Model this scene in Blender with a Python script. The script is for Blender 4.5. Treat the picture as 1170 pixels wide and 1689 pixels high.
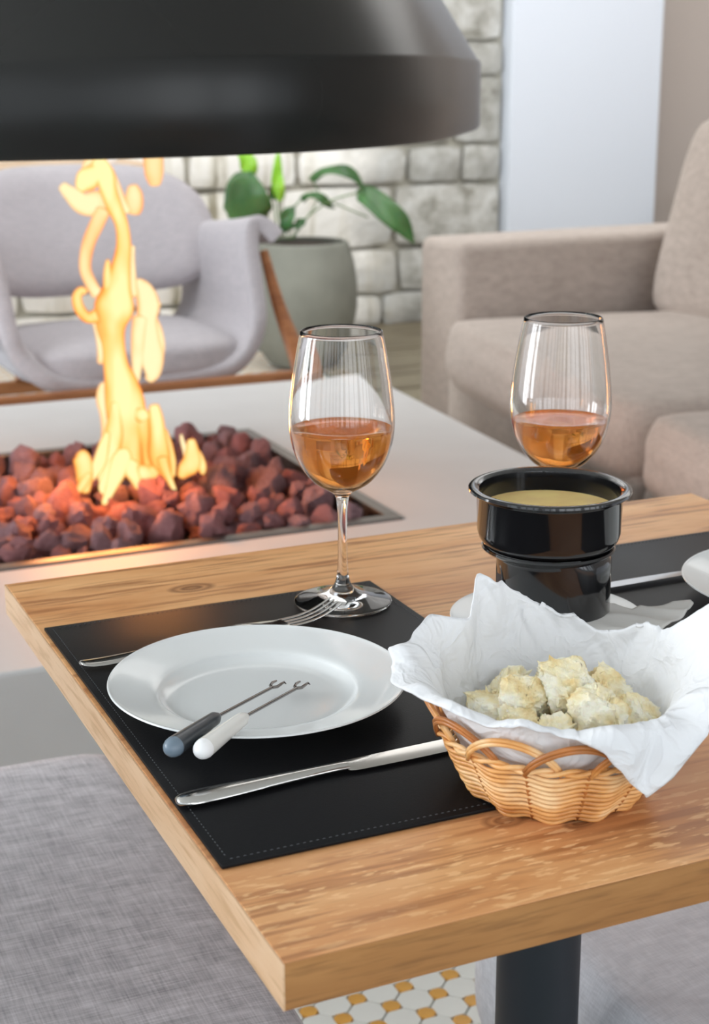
import bpy, bmesh, math, random
from mathutils import Vector, Matrix, noise
PI = math.pi
random.seed(7)
for o in list(bpy.data.objects): bpy.data.objects.remove(o)
scene = bpy.context.scene
COL = scene.collection

# ------------------------------------------------------------------ camera
cd = bpy.data.cameras.new('camera'); cam = bpy.data.objects.new('camera', cd); COL.objects.link(cam)
YAW, PITCH, ROLL = 0.4215, 0.2765, -0.0035
fw = Vector((math.sin(YAW)*math.cos(PITCH), math.cos(YAW)*math.cos(PITCH), -math.sin(PITCH)))
rt = Vector((math.cos(YAW), -math.sin(YAW), 0)); up = rt.cross(fw)
r2 = rt*math.cos(ROLL)+up*math.sin(ROLL); u2 = up*math.cos(ROLL)-rt*math.sin(ROLL)
cam.matrix_world = Matrix(((r2.x, u2.x, -fw.x, -0.25434), (r2.y, u2.y, -fw.y, -0.6601), (r2.z, u2.z, -fw.z, 1.19378), (0, 0, 0, 1)))
cd.sensor_fit = 'HORIZONTAL'; cd.sensor_width = 24.0; cd.lens = 2552.5/1170*24.0
cd.clip_start = 0.02; cd.clip_end = 100
cd.dof.use_dof = True; cd.dof.focus_distance = 1.10; cd.dof.aperture_fstop = 10.5
scene.camera = cam
# ------------------------------------------------------------------ world, lights, exposure
w = bpy.data.worlds.new('world'); scene.world = w; w.use_nodes = True
w.node_tree.nodes['Background'].inputs[0].default_value = (0.86, 0.93, 1.0, 1)
w.node_tree.nodes['Background'].inputs[1].default_value = 1.5
def area(name, loc, target, sx, sy, energy, color):
    l = bpy.data.lights.new(name, 'AREA'); l.shape = 'RECTANGLE'; l.size = sx; l.size_y = sy; l.energy = energy; l.color = color
    o = bpy.data.objects.new(name, l); COL.objects.link(o); o.location = loc
    o.rotation_euler = (Vector(target)-Vector(loc)).to_track_quat('-Z', 'Z').to_euler()
    return o
area('window_light_left', (-3.1, 2.2, 1.6), (0, 2.2, 1.25), 7.2, 2.4, 430, (0.93, 0.97, 1.0))
area('window_light_rear', (0.9, -3.1, 1.6), (0.9, 0, 1.3), 4.6, 2.4, 38, (0.97, 0.98, 1.0))
area('ceiling_fill_light', (2.6, 4.4, 2.83), (2.6, 4.4, 0), 4.6, 2.8, 42, (1.0, 0.98, 0.96))  # unseen fill added under the ceiling to brighten the back of the room
area('wall_fill_light', (2.6, 3.7, 2.72), (2.7, 6.2, 0.9), 4.6, 0.5, 34, (0.97, 0.98, 1.0))  # added fill that lifts the back wall; stands for no real fixture
scene.view_settings.view_transform = 'Standard'; scene.view_settings.look = 'None'
scene.view_settings.gamma = 1.0; scene.view_settings.use_curve_mapping = False
scene.view_settings.exposure = 0.30

# ------------------------------------------------------------------ helpers
def tagp(o, label=None, cat=None, group=None, kind=None):
    if label: o['label'] = label
    if cat: o['category'] = cat
    if group: o['group'] = group
    if kind: o['kind'] = kind
    return o
def empty(name, loc=(0, 0, 0), rz=0, **k):
    o = bpy.data.objects.new(name, None); COL.objects.link(o); o.location = loc; o.rotation_euler = (0, 0, rz)
    o.empty_display_size = 0.05
    return tagp(o, **k)
def link(name, me, mat=None, parent=None, loc=None, rot=None, smooth=None, **k):
    if mat is not None and not me.materials: me.materials.append(mat)
    o = bpy.data.objects.new(name, me); COL.objects.link(o)
    if parent: o.parent = parent
    if loc is not None: o.location = loc
    if rot is not None: o.rotation_euler = rot
    if smooth is not None: shade(me, smooth)
    return tagp(o, **k)
def shade(me, ang=180):
    if ang >= 180: me.polygons.foreach_set('use_smooth', [True]*len(me.polygons)); return
    me.polygons.foreach_set('use_smooth', [True]*len(me.polygons))
    bm = bmesh.new(); bm.from_mesh(me); a = math.radians(ang)
    for e in bm.edges:
        if len(e.link_faces) == 2 and e.calc_face_angle(0) > a: e.smooth = False
    bm.to_mesh(me); bm.free()
def mesh(vs, fs, name='m'):
    me = bpy.data.meshes.new(name); me.from_pydata([tuple(v) for v in vs], [], fs); me.update()
    bm = bmesh.new(); bm.from_mesh(me); bmesh.ops.recalc_face_normals(bm, faces=bm.faces); bm.to_mesh(me); bm.free()
    return me
def lathe(prof, n=64, c=(0, 0, 0)):
    vs, fs, rows = [], [], []
    for r, z in prof:
        if r < 1e-6: rows.append([len(vs)]); vs.append((c[0], c[1], c[2]+z))
        else:
            rows.append(list(range(len(vs), len(vs)+n)))
            vs += [(c[0]+r*math.cos(2*PI*i/n), c[1]+r*math.sin(2*PI*i/n), c[2]+z) for i in range(n)]
    for a, b in zip(rows, rows[1:]):
        for i in range(n):
            j = (i+1) % n
            if len(a) == 1 and len(b) == 1: continue
            if len(a) == 1: fs.append((a[0], b[i], b[j]))
            elif len(b) == 1: fs.append((a[i], a[j], b[0]))
            else: fs.append((a[i], a[j], b[j], b[i]))
    return mesh(vs, fs)
def frames(path):
    P = [Vector(p) for p in path]; n = len(P); T = []
    for i in range(n): T.append((P[min(i+1, n-1)]-P[max(i-1, 0)]).normalized())
    N = []; ref = Vector((0, 0, 1)) if abs(T[0].z) < 0.9 else Vector((1, 0, 0))
    nv = (ref-T[0]*ref.dot(T[0])).normalized()
    for i in range(n):
        nv = (nv-T[i]*nv.dot(T[i])).normalized(); N.append(nv.copy())
    return P, T, N
def loft(path, radii, n=12, flat=None, caps=True):
    """tube along a path; radii: float, list, or list of (side, normal) pairs"""
    P, T, N = frames(path); vs, fs = [], []
    if not isinstance(radii, (list, tuple)): radii = [radii]*len(P)
    for i, (p, t, nn) in enumerate(zip(P, T, N)):
        b = t.cross(nn); r = radii[i]; ra, rb = r if isinstance(r, (list, tuple)) else (r, r)
        for k in range(n):
            a = 2*PI*k/n; vs.append(p+b*(math.cos(a)*ra)+nn*(math.sin(a)*rb))
    for i in range(len(P)-1):
        for k in range(n):
            j = (k+1) % n; fs.append((i*n+k, i*n+j, (i+1)*n+j, (i+1)*n+k))
    if caps: fs.append(tuple(range(n))); fs.append(tuple((len(P)-1)*n+k for k in range(n)))
    return mesh(vs, fs)
def closed_tube(path, r, n=6):
    P = [Vector(p) for p in path]; m = len(P); vs, fs = [], []
    for i in range(m):
        t = (P[(i+1) % m]-P[i-1]).normalized(); z = Vector((0, 0, 1)); b = t.cross(z).normalized(); nn = b.cross(t)
        for k in range(n):
            a = 2*PI*k/n; vs.append(P[i]+b*math.cos(a)*r+nn*math.sin(a)*r)
    for i in range(m):
        for k in range(n):
            fs.append((i*n+k, i*n+(k+1) % n, ((i+1) % m)*n+(k+1) % n, ((i+1) % m)*n+k))
    return mesh(vs, fs)
def smooth_path(pts, sub=6):
    """Catmull-Rom through tuples of any length"""
    out = []; n = len(pts)
    for i in range(n-1):
        p0, p1, p2, p3 = pts[max(i-1, 0)], pts[i], pts[i+1], pts[min(i+2, n-1)]
        for s in range(sub):
            t = s/sub
            out.append(tuple(0.5*((2*b)+(-a+c)*t+(2*a-5*b+4*c-d)*t*t+(-a+3*b-3*c+d)*t**3) for a, b, c, d in zip(p0, p1, p2, p3)))
    out.append(tuple(pts[-1])); return out
def box(x0, x1, y0, y1, z0, z1, bev=0.0, seg=2):
    bm = bmesh.new(); bmesh.ops.create_cube(bm, size=1)
    for v in bm.verts:
        v.co = Vector(((x0+x1)/2+v.co.x*(x1-x0), (y0+y1)/2+v.co.y*(y1-y0), (z0+z1)/2+v.co.z*(z1-z0)))
    if bev: bmesh.ops.bevel(bm, geom=list(bm.edges), offset=bev, segments=seg, affect='EDGES', profile=0.5)
    me = bpy.data.meshes.new('m'); bm.to_mesh(me); bm.free(); return me
def prism(poly, z0, z1, bev=0.0):
    n = len(poly); vs = [(x, y, z0) for x, y in poly]+[(x, y, z1) for x, y in poly]
    fs = [tuple(reversed(range(n))), tuple(range(n, 2*n))]+[(i, (i+1) % n, n+(i+1) % n, n+i) for i in range(n)]
    me = mesh(vs, fs)
    if bev:
        bm = bmesh.new(); bm.from_mesh(me); bmesh.ops.bevel(bm, geom=list(bm.edges), offset=bev, segments=2, affect='EDGES')
        bm.to_mesh(me); bm.free()
    return me
def pad(dx, dy, dz, e=5.0, puff=0.0, wob=0.0, seed=0, n=14, ez=None):
    """upholstered pad: rounded (superellipsoid) box centred on its base"""
    ez = ez or e
    bm = bmesh.new(); bmesh.ops.create_cube(bm, size=2); bmesh.ops.subdivide_edges(bm, edges=list(bm.edges), cuts=n, use_grid_fill=True)
    for v in bm.verts:
        x, y, z = v.co
        k = (abs(x)**e+abs(y)**e+abs(z)**ez)**(-1/max(e, 1))
        x, y, z = x*k, y*k, z*k
        if z > 0: z += puff*(1-x*x)*(1-y*y)
        if wob:
            q = Vector((x*2+seed, y*2, z*2)); z += wob*noise.noise(q); x += wob*0.4*noise.noise(q+Vector((9, 0, 0)))
        v.co = Vector((x*dx/2, y*dy/2, (z+1)*dz/2))
    me = bpy.data.meshes.new('m'); bm.to_mesh(me); bm.free(); shade(me); return me
def add_mod(o, typ, **k):
    m = o.modifiers.new(typ.lower(), typ)
    for a, b in k.items(): setattr(m, a, b)
    return m
def join_meshes(ms):
    vs, fs = [], []
    for me in ms:
        b = len(vs); vs += [v.co.copy() for v in me.vertices]; fs += [tuple(b+i for i in p.vertices) for p in me.polygons]
    return mesh(vs, fs)

# ------------------------------------------------------------------ materials
def new_mat(name):
    m = bpy.data.materials.new(name); m.use_nodes = True; nt = m.node_tree
    return m, nt, nt.nodes['Principled BSDF']
def N(nt, typ, **k):
    n = nt.nodes.new(typ)
    for a, b in k.items():
        if a.startswith('i_'):
            key = a[2:]; key = int(key) if key.isdigit() else key.replace('_', ' ')
            n.inputs[key].default_value = b
        else: setattr(n, a, b)
    return n
def L(nt, a, b): nt.links.new(a, b)
def ramp(nt, fac, stops, interp='LINEAR'):
    r = nt.nodes.new('ShaderNodeValToRGB'); r.color_ramp.interpolation = interp
    els = r.color_ramp.elements
    while len(els) < len(stops): els.new(0.5)
    for e, (p, c) in zip(els, stops): e.position = p; e.color = (*c, 1) if len(c) == 3 else c
    L(nt, fac, r.inputs[0]); return r.outputs[0]
def coords(nt, scale=(1, 1, 1), kind='Object', rot=(0, 0, 0)):
    tc = nt.nodes.new('ShaderNodeTexCoord'); mp = nt.nodes.new('ShaderNodeMapping')
    mp.inputs['Scale'].default_value = scale; mp.inputs['Rotation'].default_value = rot
    L(nt, tc.outputs[kind], mp.inputs[0]); return mp.outputs[0]
def mix(nt, fac, a, b, typ='MIX'):
    m = nt.nodes.new('ShaderNodeMix'); m.data_type = 'RGBA'; m.blend_type = typ
    for s, v in ((0, fac), (6, a), (7, b)):
        if hasattr(v, 'links'): L(nt, v, m.inputs[s])
        else: m.inputs[s].default_value = v if s == 0 else (*v, 1)
    return m.outputs[2]
def bump(nt, bsdf, h, strength=0.3, dist=0.001):
    b = N(nt, 'ShaderNodeBump'); b.inputs['Strength'].default_value = strength; b.inputs['Distance'].default_value = dist
    L(nt, h, b.inputs['Height']); L(nt, b.outputs[0], bsdf.inputs['Normal'])
def plain(name, col, rough=0.5, metal=0.0, var=0.0, vscale=20, bmp=0.0, bscale=200, coat=0.0, spec=None, sheen=0.0):
    m, nt, b = new_mat(name)
    b.inputs['Base Color'].default_value = (*col, 1); b.inputs['Roughness'].default_value = rough; b.inputs['Metallic'].default_value = metal
    if coat: b.inputs['Coat Weight'].default_value = coat; b.inputs['Coat Roughness'].default_value = 0.06
    if spec is not None: b.inputs['Specular IOR Level'].default_value = spec
    if sheen: b.inputs['Sheen Weight'].default_value = sheen
    c = coords(nt)
    if var:
        n = N(nt, 'ShaderNodeTexNoise', i_Scale=vscale, i_Detail=5.0); L(nt, c, n.inputs[0])
        L(nt, ramp(nt, n.outputs[0], [(0.3, tuple(x*(1-var) for x in col)), (0.7, tuple(min(1, x*(1+var)) for x in col))]), b.inputs['Base Color'])
    if bmp:
        n = N(nt, 'ShaderNodeTexNoise', i_Scale=bscale, i_Detail=4.0); L(nt, c, n.inputs[0]); bump(nt, b, n.outputs[0], bmp)
    return m
def fabric(name, c1, c2, scale=900, rough=0.9, slub=True, contrast=0.35):
    """woven cloth: threads running two ways with slubs"""
    m, nt, b = new_mat(name); b.inputs['Roughness'].default_value = rough; b.inputs['Specular IOR Level'].default_value = 0.15
    b.inputs['Sheen Weight'].default_value = 0.15
    h = None; facs = []
    for sc in ((scale, scale/22, scale/10), (scale/22, scale, scale/10), (scale/22, scale/10, scale)):
        n = N(nt, 'ShaderNodeTexNoise', i_Scale=1.0, i_Detail=2.0); L(nt, coords(nt, sc), n.inputs[0]); facs.append(n.outputs[0])
    a = N(nt, 'ShaderNodeMath', operation='ADD'); L(nt, facs[0], a.inputs[0]); L(nt, facs[1], a.inputs[1])
    a2 = N(nt, 'ShaderNodeMath', operation='ADD'); L(nt, a.outputs[0], a2.inputs[0]); L(nt, facs[2], a2.inputs[1])
    d = N(nt, 'ShaderNodeMath', operation='DIVIDE', i_1=3.0); L(nt, a2.outputs[0], d.inputs[0])
    big = N(nt, 'ShaderNodeTexNoise', i_Scale=4.0, i_Detail=3.0); L(nt, coords(nt), big.inputs[0])
    c = ramp(nt, d.outputs[0], [(0.5-contrast*0.35, c1), (0.5+contrast*0.35, c2)])
    dark = tuple(x*0.86 for x in c1)
    L(nt, mix(nt, ramp(nt, big.outputs[0], [(0.35, (0.25,)*3), (0.65, (0,)*3)]), c, dark), b.inputs['Base Color'])
    bump(nt, b, d.outputs[0], 0.35, 0.0006)
    return m
def wood(name, light, mid, dark, scale=1.0, rough=0.45, knots=(), marks=False, axis='x', bmp=0.15, fine_amt=0.8):
    m, nt, b = new_mat(name); b.inputs['Roughness'].default_value = rough
    s = {'x': (1.6, 22, 22), 'y': (22, 1.6, 22), 'z': (22, 22, 1.6)}[axis]
    s = tuple(v*scale for v in s)
    co = coords(nt)
    warp = N(nt, 'ShaderNodeTexNoise', i_Scale=3.0*scale, i_Detail=2.0); L(nt, co, warp.inputs[0])
    mp = coords(nt, s); add = N(nt, 'ShaderNodeVectorMath', operation='MULTIPLY_ADD'); add.inputs[1].default_value = (2.2, 2.2, 2.2)
    L(nt, warp.outputs['Color'], add.inputs[0]); L(nt, mp, add.inputs[2])
    g = N(nt, 'ShaderNodeTexNoise', i_Scale=1.0, i_Detail=6.0, i_Roughness=0.62); L(nt, add.outputs[0], g.inputs[0])
    fine = N(nt, 'ShaderNodeTexNoise', i_Scale=1.0, i_Detail=3.0); L(nt, coords(nt, tuple(v*7 for v in s)), fine.inputs[0])
    col = ramp(nt, g.outputs[0], [(0.26, dark), (0.42, mid), (0.62, light)])
    col = mix(nt, ramp(nt, fine.outputs[0], [(0.34, (fine_amt,)*3), (0.50, (0,)*3)]), col, dark)
    big = N(nt, 'ShaderNodeTexNoise', i_Scale=1.0, i_Detail=3.0); L(nt, coords(nt, tuple(v*0.28 for v in s)), big.inputs[0])
    col = mix(nt, ramp(nt, big.outputs[0], [(0.36, (0.42,)*3), (0.56, (0,)*3)]), col, mix(nt, 0.5, dark, mid))
    for (kx, ky, rx, ry) in knots:
        sub = N(nt, 'ShaderNodeVectorMath', operation='SUBTRACT'); L(nt, co, sub.inputs[0]); sub.inputs[1].default_value = (kx, ky, 0)
        mul = N(nt, 'ShaderNodeVectorMath', operation='MULTIPLY'); L(nt, sub.outputs[0], mul.inputs[0]); mul.inputs[1].default_value = (1/rx, 1/ry, 0)
        nz = N(nt, 'ShaderNodeVectorMath', operation='MULTIPLY_ADD'); L(nt, warp.outputs['Color'], nz.inputs[0]); nz.inputs[1].default_value = (0.9, 0.9, 0); L(nt, mul.outputs[0], nz.inputs[2])
        off = N(nt, 'ShaderNodeVectorMath', operation='SUBTRACT'); L(nt, nz.outputs[0], off.inputs[0]); off.inputs[1].default_value = (0.45, 0.45, 0)
        ln = N(nt, 'ShaderNodeVectorMath', operation='LENGTH'); L(nt, off.outputs[0], ln.inputs[0])
        col = mix(nt, ramp(nt, ln.outputs['Value'], [(0.0, (0.5,)*3), (0.35, (0.9,)*3), (0.5, (0.25,)*3), (0.72, (0.75,)*3), (0.95, (0.15,)*3), (1.0, (0,)*3)]), col, tuple(x*0.42 for x in dark))
    if marks:   # pale saw marks in streaks
        st = N(nt, 'ShaderNodeTexNoise', i_Scale=1.0, i_Detail=3.0); L(nt, coords(nt, (55, 240, 9), rot=(0, 0, 0.06)), st.inputs[0])
        bd = N(nt, 'ShaderNodeTexNoise', i_Scale=1.0, i_Detail=1.0); L(nt, coords(nt, (1.2, 9, 1)), bd.inputs[0])
        f = N(nt, 'ShaderNodeMath', operation='MULTIPLY'); L(nt, ramp(nt, st.outputs[0], [(0.57, (0,)*3), (0.63, (1,)*3)]), f.inputs[0]); L(nt, ramp(nt, bd.outputs[0], [(0.44, (0,)*3), (0.56, (0.8,)*3)]), f.inputs[1])
        sy = N(nt, 'ShaderNodeSeparateXYZ'); L(nt, co, sy.inputs[0]); my = N(nt, 'ShaderNodeMapRange'); my.inputs[1].default_value = 0.115; my.inputs[2].default_value = 0.06; L(nt, sy.outputs[1], my.inputs[0])
        fm = N(nt, 'ShaderNodeMath', operation='MULTIPLY'); L(nt, f.outputs[0], fm.inputs[0]); L(nt, my.outputs[0], fm.inputs[1]); f = fm
        col = mix(nt, f.outputs[0], col, tuple(min(1, x*1.25+0.06) for x in light))
        bd2 = N(nt, 'ShaderNodeTexNoise', i_Scale=1.0, i_Detail=1.0); L(nt, coords(nt, (0.8, 6, 1)), bd2.inputs[0])
        col = mix(nt, ramp(nt, bd2.outputs[0], [(0.45, (0,)*3), (0.62, (0.5,)*3)]), col, (0.50, 0.20, 0.08))
    L(nt, col, b.inputs['Base Color'])
    bump(nt, b, g.outputs[0], bmp, 0.0006)
    return m
def glass_mat(name, col=(1, 1, 1), rough=0.0, ior=1.45):
    m, nt, b = new_mat(name); b.inputs['Base Color'].default_value = (*col, 1); b.inputs['Roughness'].default_value = rough
    b.inputs['Transmission Weight'].default_value = 1.0; b.inputs['IOR'].default_value = ior; return m

M = {}
M['table'] = wood('oak_laminate', (0.84, 0.47, 0.21), (0.70, 0.33, 0.125), (0.34, 0.13, 0.042), knots=[(0.152, 0.603, 0.024, 0.013), (0.185, 0.092, 0.017, 0.011), (0.226, 0.07, 0.014, 0.006), (0.62, 0.16, 0.02, 0.01)], marks=True, rough=0.42)
M['edge_lit'] = wood('oak_edge_band_lit', (0.76, 0.52, 0.33), (0.68, 0.43, 0.25), (0.50, 0.29, 0.14), axis='y', scale=1.6, rough=0.5)  # brighter copy of the edge band: window light put into the colour
M['edge_shaded'] = wood('oak_edge_band_shaded', (0.52, 0.25, 0.08), (0.40, 0.175, 0.05), (0.20, 0.085, 0.025), axis='x', scale=1.7, rough=0.5, fine_amt=0.7)  # darker copy of the edge band: shade put into the colour
M['mat'] = plain('black_leatherette', (0.008, 0.008, 0.009), rough=0.40, spec=0.12, bmp=0.12, bscale=900)
M['thread'] = plain('dark_thread', (0.06, 0.065, 0.07), rough=0.8)
M['china'] = plain('white_porcelain', (0.76, 0.775, 0.77), rough=0.2, coat=0.4)
M['steel'] = plain('polished_steel', (0.58, 0.565, 0.54), rough=0.12, metal=1.0)
M['rod'] = plain('dark_steel_rod', (0.30, 0.28, 0.27), rough=0.25, metal=1.0)
M['handle_dark'] = plain('slate_plastic', (0.05, 0.057, 0.065), rough=0.28)
M['tip_dark'] = plain('blue_grey_plastic', (0.16, 0.21, 0.26), rough=0.3)
M['handle_white'] = plain('ivory_plastic', (0.78, 0.77, 0.73), rough=0.25)
M['tip_white'] = plain('white_plastic', (0.88, 0.88, 0.88), rough=0.3)
M['pot'] = plain('black_enamel', (0.008, 0.008, 0.009), rough=0.12, coat=0.5)
M['fondue'] = plain('melted_cheese', (1.0, 0.68, 0.27), rough=0.3, var=0.12, vscale=40)
M['glass'] = glass_mat('clear_glass')
M['hood'] = plain('black_satin_steel', (0.012, 0.012, 0.011), rough=0.27, metal=0.0, spec=0.34)
M['hearth'] = plain('white_hearth_render', (0.60, 0.595, 0.59), rough=0.55, var=0.03, vscale=6)
M['pit_steel'] = plain('brushed_pit_steel', (0.20, 0.18, 0.165), rough=0.38, metal=0.9)
M['pit_dark'] = plain('sooty_pit', (0.03, 0.02, 0.018), rough=0.9)
M['linen'] = fabric('grey_linen', (0.30, 0.29, 0.31), (0.66, 0.64, 0.67), scale=620, contrast=0.45)
M['linen_light'] = fabric('pale_grey_linen', (0.60, 0.61, 0.65), (0.82, 0.83, 0.88), scale=900, contrast=0.4)
M['lounge'] = fabric('grey_wool', (0.39, 0.37, 0.395), (0.51, 0.48, 0.50), scale=600)
M['taupe'] = fabric('taupe_cotton', (0.38, 0.32, 0.28), (0.54, 0.465, 0.415), scale=500)
M['teak'] = wood('teak', (0.45, 0.20, 0.08), (0.36, 0.14, 0.05), (0.2, 0.07, 0.025), scale=0.6)
M['pole'] = plain('black_powder_coat', (0.010, 0.013, 0.018), rough=0.5)
M['cotton'] = plain('white_cotton', (0.80, 0.80, 0.81), rough=0.9, bmp=0.25, bscale=160)
M['paper'] = plain('white_paper_napkin', (0.62, 0.60, 0.57), rough=0.9, bmp=0.2, bscale=120)
M['planter'] = plain('grey_green_concrete', (0.23, 0.235, 0.20), rough=0.8, var=0.15, vscale=5)
M['soil'] = plain('dark_soil', (0.035, 0.022, 0.015), rough=1.0, bmp=0.8, bscale=60)
M['stem'] = plain('green_stem', (0.16, 0.26, 0.10), rough=0.5)
M['mortar'] = plain('pale_mortar', (0.42, 0.40, 0.34), rough=0.95, var=0.3, vscale=6, bmp=0.5, bscale=30)
M['white_wall'] = plain('white_plaster', (0.78, 0.79, 0.81), rough=0.85, bmp=0.1, bscale=60)
M['pier'] = plain('white_pier_paint', (0.74, 0.79, 0.87), rough=0.8)  # white with the blue cast of daylight put into the colour
M['beige_wall'] = plain('beige_plaster', (0.52, 0.46, 0.42), rough=0.85)
M['ceiling'] = plain('ceiling_paint', (0.8, 0.79, 0.77), rough=0.9)
M['frame_metal'] = plain('dark_window_frame', (0.05, 0.05, 0.055), rough=0.5)
M['console'] = wood('pale_oak', (0.75, 0.58, 0.42), (0.66, 0.48, 0.32), (0.5, 0.32, 0.18), scale=0.5)
M['grout'] = plain('grey_green_grout', (0.22, 0.27, 0.26), rough=0.9)
M['tile_white'] = plain('cream_tile', (0.72, 0.71, 0.66), rough=0.3, var=0.05, vscale=8)
M['tile_orange'] = plain('ochre_tile', (0.66, 0.33, 0.06), rough=0.3, var=0.1, vscale=30)
M['floor_wood'] = wood('worn_green_brown_boards', (0.24, 0.21, 0.14), (0.17, 0.14, 0.09), (0.09, 0.07, 0.045), scale=0.5, rough=0.5)

def cotton_mat():
    m, nt, b = new_mat('crumpled_white_cotton'); b.inputs['Base Color'].default_value = (0.80, 0.80, 0.81, 1); b.inputs['Roughness'].default_value = 0.9
    b.inputs['Specular IOR Level'].default_value = 0.2
    n = N(nt, 'ShaderNodeTexNoise', i_Scale=34.0, i_Detail=3.0, i_Distortion=0.6); L(nt, coords(nt), n.inputs[0])
    r = ramp(nt, n.outputs[0], [(0.30, (0,)*3), (0.49, (1,)*3), (0.52, (0.85,)*3), (0.72, (0.1,)*3)])
    bump(nt, b, r, 0.55, 0.0035); return m
M['cotton'] = cotton_mat()
def wine_mat():
    m, nt, b = new_mat('amber_wine'); out = nt.nodes['Material Output']
    b.inputs['Base Color'].default_value = (1.0, 0.50, 0.14, 1); b.inputs['Roughness'].default_value = 0.0
    b.inputs['Transmission Weight'].default_value = 0.80; b.inputs['IOR'].default_value = 1.34
    b.inputs['Subsurface Weight'].default_value = 0.0
    n = N(nt, 'ShaderNodeTexNoise', i_Scale=45.0, i_Detail=3.0); L(nt, coords(nt), n.inputs[0])
    cc = ramp(nt, n.outputs[0], [(0.35, (1.0, 0.33, 0.05)), (0.65, (1.0, 0.47, 0.12))]); L(nt, cc, b.inputs['Base Color'])
    b.inputs['Transmission Weight'].default_value = 1.0
    tl = N(nt, 'ShaderNodeBsdfTranslucent'); df = N(nt, 'ShaderNodeBsdfDiffuse'); tl.inputs[0].default_value = (1.0, 0.46, 0.08, 1); df.inputs[0].default_value = (1.0, 0.46, 0.10, 1)
    m1 = N(nt, 'ShaderNodeMixShader', i_0=0.4); L(nt, tl.outputs[0], m1.inputs[1]); L(nt, df.outputs[0], m1.inputs[2])
    m2 = N(nt, 'ShaderNodeMixShader', i_0=0.24); L(nt, b.outputs[0], m2.inputs[1]); L(nt, m1.outputs[0], m2.inputs[2]); L(nt, m2.outputs[0], out.inputs[0])
    return m
M['wine'] = wine_mat()
def wicker_mat():
    m, nt, b = new_mat('honey_wicker'); b.inputs['Roughness'].default_value = 0.38
    n = N(nt, 'ShaderNodeTexNoise', i_Scale=28.0, i_Detail=4.0); L(nt, coords(nt, (1, 1, 1.6)), n.inputs[0])
    L(nt, ramp(nt, n.outputs[0], [(0.3, (0.50, 0.17, 0.03)), (0.5, (0.82, 0.42, 0.14)), (0.68, (0.93, 0.66, 0.36))]), b.inputs['Base Color'])
    return m
M['wicker'] = wicker_mat()
M['wicker_dark'] = plain('orange_brown_wicker', (0.46, 0.17, 0.045), rough=0.35, var=0.25, vscale=60)
def bread_mat():
    m, nt, b = new_mat('bread_crumb'); b.inputs['Roughness'].default_value = 0.9
    c = coords(nt)
    n = N(nt, 'ShaderNodeTexNoise', i_Scale=55.0, i_Detail=6.0); L(nt, c, n.inputs[0])
    L(nt, ramp(nt, n.outputs[0], [(0.30, (0.78, 0.56, 0.24)), (0.46, (0.90, 0.78, 0.48)), (0.62, (0.95, 0.90, 0.74))]), b.inputs['Base Color'])
    b.inputs['Subsurface Weight'].default_value = 0.25; b.inputs['Subsurface Radius'].default_value = (0.006, 0.004, 0.002)
    n2 = N(nt, 'ShaderNodeTexNoise', i_Scale=420.0, i_Detail=4.0); L(nt, c, n2.inputs[0]); bump(nt, b, n2.outputs[0], 0.7, 0.002)
    return m
M['bread'] = bread_mat()
def rock_mat(name, a, b_, c_):
    m, nt, b = new_mat(name); b.inputs['Roughness'].default_value = 0.92
    c = coords(nt); oi = N(nt, 'ShaderNodeObjectInfo')
    n = N(nt, 'ShaderNodeTexNoise', i_Scale=26.0, i_Detail=5.0); L(nt, c, n.inputs[0])
    col = ramp(nt, n.outputs[0], [(0.3, a), (0.5, b_), (0.72, c_)])
    L(nt, mix(nt, oi.outputs['Random'], col, mix(nt, 0.55, col, (0.40, 0.10, 0.085))), b.inputs['Base Color'])
    v = N(nt, 'ShaderNodeTexVoronoi', i_Scale=120.0); L(nt, c, v.inputs[0]); bump(nt, b, v.outputs[0], 0.7, 0.003)
    return m
M['rock'] = rock_mat('lava_rock', (0.08, 0.05, 0.058), (0.32, 0.175, 0.19), (0.58, 0.39, 0.41))
def leaf_mat(name, a, b_):
    m, nt, b = new_mat(name); b.inputs['Roughness'].default_value = 0.38
    n = N(nt, 'ShaderNodeTexNoise', i_Scale=9.0, i_Detail=3.0); L(nt, coords(nt), n.inputs[0])
    L(nt, ramp(nt, n.outputs[0], [(0.35, a), (0.65, b_)]), b.inputs['Base Color'])
    b.inputs['Subsurface Weight'].default_value = 0.1; return m
M['leaf'] = leaf_mat('dark_leaf', (0.025, 0.10, 0.025), (0.05, 0.17, 0.045))
M['leaf_bright'] = leaf_mat('bright_leaf', (0.20, 0.50, 0.02), (0.32, 0.62, 0.05))
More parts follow.
